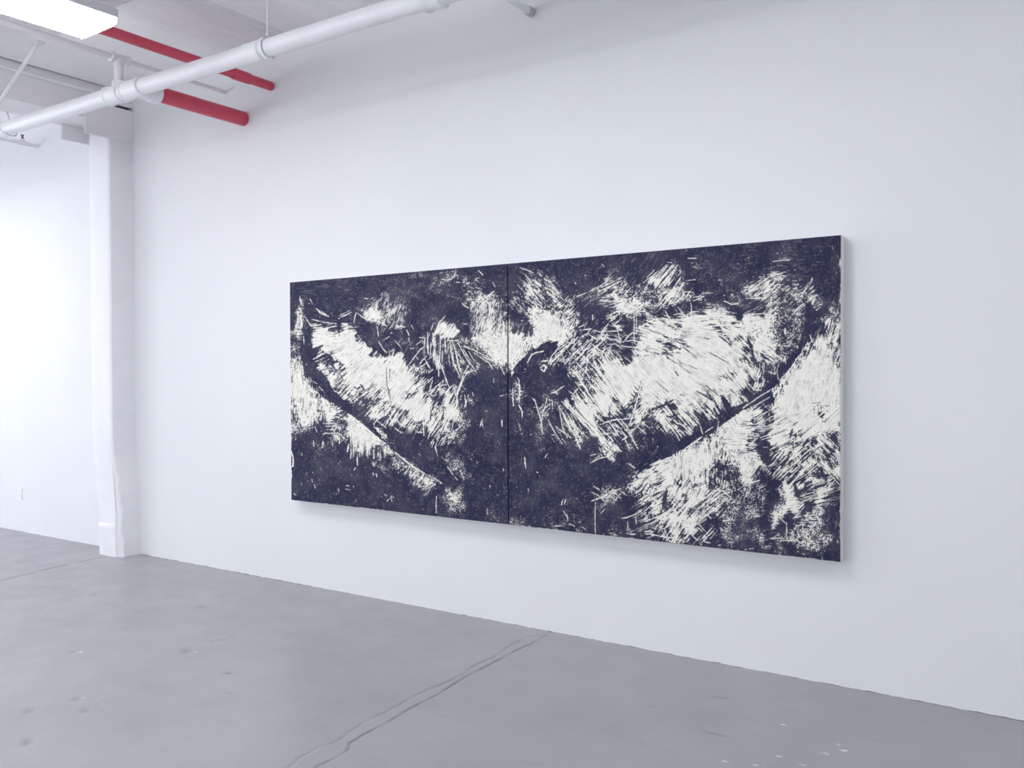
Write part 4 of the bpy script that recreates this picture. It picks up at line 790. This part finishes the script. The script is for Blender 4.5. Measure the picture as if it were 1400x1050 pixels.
lr = empty('branch_pipe', (-5.615, -.38, 3.593), 'thick red pipe branching off the white pipe into the wall', 'pipe')
bm = NB(); lathe(bm, (-5.615, -.765, 3.593), (0, 1, 0), [(0, .056), (.752, .056), (.760, .053), (.765, .046)], 48); link('pipe_run', bm, m_red, lr)
ur = empty('branch_pipe', (-5.295, -1.5, 3.79), 'thin red pipe passing above the white pipe and behind the light fitting', 'pipe')
bm = NB(); lathe(bm, (-5.295, -3.2, 3.79), (0, 1, 0), [(0, .035), (3.185, .035), (3.195, .031), (3.2, .024)], 40); link('pipe_run', bm, m_red, ur)
bm = NB(); lathe(bm, (-5.295, -.37, 3.79), (0, 1, 0), [(0, .035), (.0, .039), (.004, .041), (.15, .041), (.156, .039), (.156, .035)], 40); link('coupling', bm, m_red, ur)

tp = empty('thin_pipe', (-5.845, -1.2, 3.845), 'thin off-white pipe under the ceiling, teed down to the thick white pipe', 'pipe')
bm = NB(); lathe(bm, (-5.845, -4.6, 3.845), (0, 1, 0), [(0, .021), (3.68, .021), (3.68, .0155), (4.6, .0155)], 28); link('pipe_run', bm, m_conduit, tp)
bm = NB(); lathe(bm, (-5.845, -.985, 3.845), (0, 1, 0), [(0, .022), (0, .036), (.02, .036), (.025, .031), (.115, .031), (.12, .036), (.140, .036), (.140, .016)], 28)
lathe(bm, (-5.842, PY, 3.85), (0, 0, -1), [(0, .032), (.045, .034), (.05, .039), (.07, .039), (.07, .02)], 28); link('tee', bm, m_conduit, tp)
bm = NB(); tube(bm, (-5.84, PY, 3.80), (-5.84, PY, 3.645), .031, 28); link('riser', bm, m_conduit, tp)

bc = empty('beam_conduit', (-7.14, -.9, 3.99), 'slim white conduit fixed along the face of the ceiling beam', 'conduit')
bm = NB(); tube(bm, (-7.1385, -4.2, 3.992), (-7.1385, -.31, 3.992), .0135, 20); link('tube', bm, m_pipe, bc)
for y in (-.52, -1.6, -2.8):
    bm = NB(); lathe(bm, (-7.1385, y, 3.992), (0, 1, 0), [(0, .0165), (.02, .0165)], 20); link('strap', bm, m_pipe, bc)

st = empty('pipe_stub', (-2.93, 0, 3.81), 'short white pipe stub coming out of the wall above the diptych', 'pipe')
bm = NB(); tube(bm, (-2.93, -.9, 3.81), (-2.93, 0, 3.81), .021, 28); link('pipe_run', bm, m_pipe, st)
bm = NB(); lathe(bm, (-2.93, -.055, 3.81), (0, 1, 0), [(0, .021), (0, .027), (.004, .029), (.04, .029), (.045, .027), (.045, .021)], 28); link('collar', bm, m_metal, st)

fp = empty('wall_pipe', (-8.674, 0, 3.825), 'small white pipe with a black sprinkler on the far wall beyond the column', 'pipe')
bm = NB(); tube(bm, (-8.674, -1.9, 3.825), (-8.674, 0, 3.825), .0165, 24); link('pipe_run', bm, m_conduit, fp)
bm = NB(); lathe(bm, (-8.674, -.205, 3.825), (0, 1, 0), [(0, .016), (0, .024), (.02, .024), (.025, .021), (.085, .021), (.09, .024), (.11, .024), (.11, .016)], 24)
lathe(bm, (-8.674, -.15, 3.835), (0, 0, 1), [(0, .022), (.03, .022), (.03, .012)], 24); link('tee', bm, m_conduit, fp)
bm = NB(); lathe(bm, (-8.674, -.15, 3.865), (0, 0, 1), [(0, .012), (.012, .012), (.014, .008), (.03, .006), (.032, .016), (.036, .016), (.036, .004)], 16)
sweep(bm, [(-8.674+.012*math.cos(a), -.15, 3.878+.016*math.sin(a)) for a in np.linspace(0, math.pi, 9)], .0025, 8); link('sprinkler_head', bm, m_black, fp, label='black sprinkler head')

# hangers
def hanger(x, label, ring=.059, thick=.004, mt=m_pipe):
    t = empty('pipe_hanger', (x, PY, ZC if x > -7 else ZC), label, 'pipe hanger', 'hangers of the thick white pipe')
    bm = NB(); tube(bm, (x, PY, PZ+ring+.018), (x, PY, ZC), .0042, 12); lathe(bm, (x, PY, PZ+ring+.012), (0, 0, 1), [(0, .011), (.02, .011)], 6); link('rod', bm, mt, t)
    bm = NB()
    lathe(bm, (x-.012, PY, PZ), (1, 0, 0), [(0, ring), (0, ring+thick), (.024, ring+thick), (.024, ring)], 40, cap=False); link('ring', bm, mt, t)
    bm = NB(); lathe(bm, (x, PY, ZC-.006), (0, 0, 1), [(0, .02), (.006, .024)], 24); link('ceiling_plate', bm, mt, t)
    return t
hanger(-4.27, 'thin rod hanger holding the white pipe right of the red pipes', .0635)
hanger(-9.6, 'rod hanger holding the white pipe beyond the beam', .0585)
t = empty('pipe_hanger', (-7.47, PY, PZ), 'wire loop hanger round the white pipe beside the beam', 'pipe hanger', 'hangers of the thick white pipe')
bm = NB(); a = [(-7.41+.075*math.cos(q), PY+.068*math.sin(q), PZ-.010-.062*math.cos(q)) for q in np.linspace(-1.9, 1.9, 27)]
a = [(-7.53, a[0][1], 3.762)]+a+[(-7.53, a[-1][1], 3.762)]
sweep(bm, a, .0045, 10); link('wire', bm, m_metal, t)
t = empty('pipe_brace', (-6.74, -1.02, 4.11), 'slanting white brace tube from the ceiling down towards the white pipe', 'brace')
bm = NB(); tube(bm, (-6.735, -1.02, 4.112), (-7.085, -1.245, 3.50), .0155, 20); link('tube', bm, m_pipe, t)
bm = NB(); box(bm, -6.79, -6.69, -1.045, -.995, 4.098, 4.122, .003); link('foot_plate', bm, m_conduit, t)

# ---------------------------------------------------------------- lights
m_lens = emit('lamp_lens', (.965, .975, 1.0), LAMP, True)
def lamp(x, y, z, label, rz=0.0, group='ceiling fluorescent fittings'):
    w, L = .195, .62
    t = empty('fluorescent_light', (x, y, z), label, 'ceiling light', group)
    t.rotation_euler.z = rz
    def lk2(name, bm, m, lab=None):
        bm.transform(Matrix.Translation((x, y, z)))
        return link(name, bm, m, t, 40, lab)
    bm = NB(); box(bm, -w-.003, w+.003, -L-.008, L+.008, .040, .090, .006); lk2('housing', bm, m_housing)
    bm = NB()
    prof = [(-w, .039), (-w+.003, .018), (-w+.016, .004), (-w+.04, 0), (w-.04, 0), (w-.016, .004), (w-.003, .018), (w, .039)]
    rows = [[bm.verts.new((px, yy, pz)) for px, pz in prof] for yy in (-L, L)]
    for k in range(len(prof)-1): bm.faces.new((rows[0][k], rows[0][k+1], rows[1][k+1], rows[1][k]))
    bm.faces.new(rows[0]); bm.faces.new(rows[1]); bm.faces.new((rows[0][0], rows[0][-1], rows[1][-1], rows[1][0]))
    lk2('lens', bm, m_lens, 'glowing prismatic lens')
    for s in (-1, 1):
        bm = NB(); box(bm, -w-.002, w+.002, s*(L+.004)-.004, s*(L+.004)+.004, .001, .034, .001)
        lk2('end_cap', bm, m_housing)
    for s in (-1, 1):
        bm = NB()
        zt = ZC-z
        for q in (-1, 1):
            nn = int((zt-.08)/.03)
            for k in range(nn):
                zc = .09+k*.03; pts = []
                for a in np.linspace(0, 2*math.pi, 10, endpoint=False):
                    ca, sa = .007*math.cos(a), .019*math.sin(a)
                    f = (zc-.08)/(zt-.08); xx = w*.75*s*.0+q*.055*(1-f)
                    pts.append((xx+(ca if k % 2 else 0), s*(L-.12)+(0 if k % 2 else ca), zc+sa))
                sweep(bm, pts, .0016, 6, True)
        lk2('hanging_chain', bm, m_metal)
    return t
lamp(-4.925, -2.26, 3.60, 'glowing fluorescent ceiling fitting hanging from chains at the top left', R(-2))
for i, (x, y) in enumerate([(-2.1, -2.3), (1.7, -2.5), (-9.3, -2.0), (-9.3, -5.2), (-4.9, -5.6)]):
    lamp(x, y, 3.60, ['fluorescent ceiling fitting over the diptych', 'fluorescent ceiling fitting over the right end of the wall', 'fluorescent ceiling fitting beyond the beam near the far wall', 'fluorescent ceiling fitting beyond the beam in the middle of the room', 'fluorescent ceiling fitting behind the first one, mid room', 'fluorescent ceiling fitting behind the camera'][i])

# outlet
t = empty('wall_outlet', (-9.083, 0, .382), 'small white electrical outlet low on the far left wall', 'outlet')
bm = NB(); box(bm, -9.121, -9.045, -.007, 0, .318, .446, .003); link('cover_plate', bm, m_plastic, t)
for z in (.405, .359):
    bm = NB(); lathe(bm, (-9.083, -.0095, z), (0, 1, 0), [(0, .014), (.001, .0165), (.004, .0165)], 24); o = link('socket', bm, m_plastic, t)
    bm = NB()
    for dx in (-.006, .006): box(bm, -9.083+dx-.0012, -9.083+dx+.0012, -.0102, -.0092, z-.001, z+.007)
    lathe(bm, (-9.083, -.0102, z-.007), (0, 1, 0), [(0, .0025), (.001, .0025)], 10); link('slots', bm, m_slot, o, label='dark plug slots')
bm = NB(); lathe(bm, (-9.083, -.0085, .382), (0, 1, 0), [(0, .002), (.0005, .003), (.002, .003)], 12); link('screw', bm, m_metal, t)

# ---------------------------------------------------------------- world and view
w = D.worlds.new('world'); scene.world = w; w.use_nodes = True
w.node_tree.nodes['Background'].inputs['Color'].default_value = (.8, .87, 1, 1); w.node_tree.nodes['Background'].inputs['Strength'].default_value = .5
vs = scene.view_settings
scene.display_settings.display_device = 'sRGB'
vs.view_transform = 'Standard'; vs.look = 'None'; vs.exposure = EXPO; vs.gamma = 1; vs.use_curve_mapping = False
cy = scene.cycles
cy.use_denoising = True; cy.max_bounces = 7; cy.diffuse_bounces = 6; cy.glossy_bounces = 3; cy.sample_clamp_indirect = 6
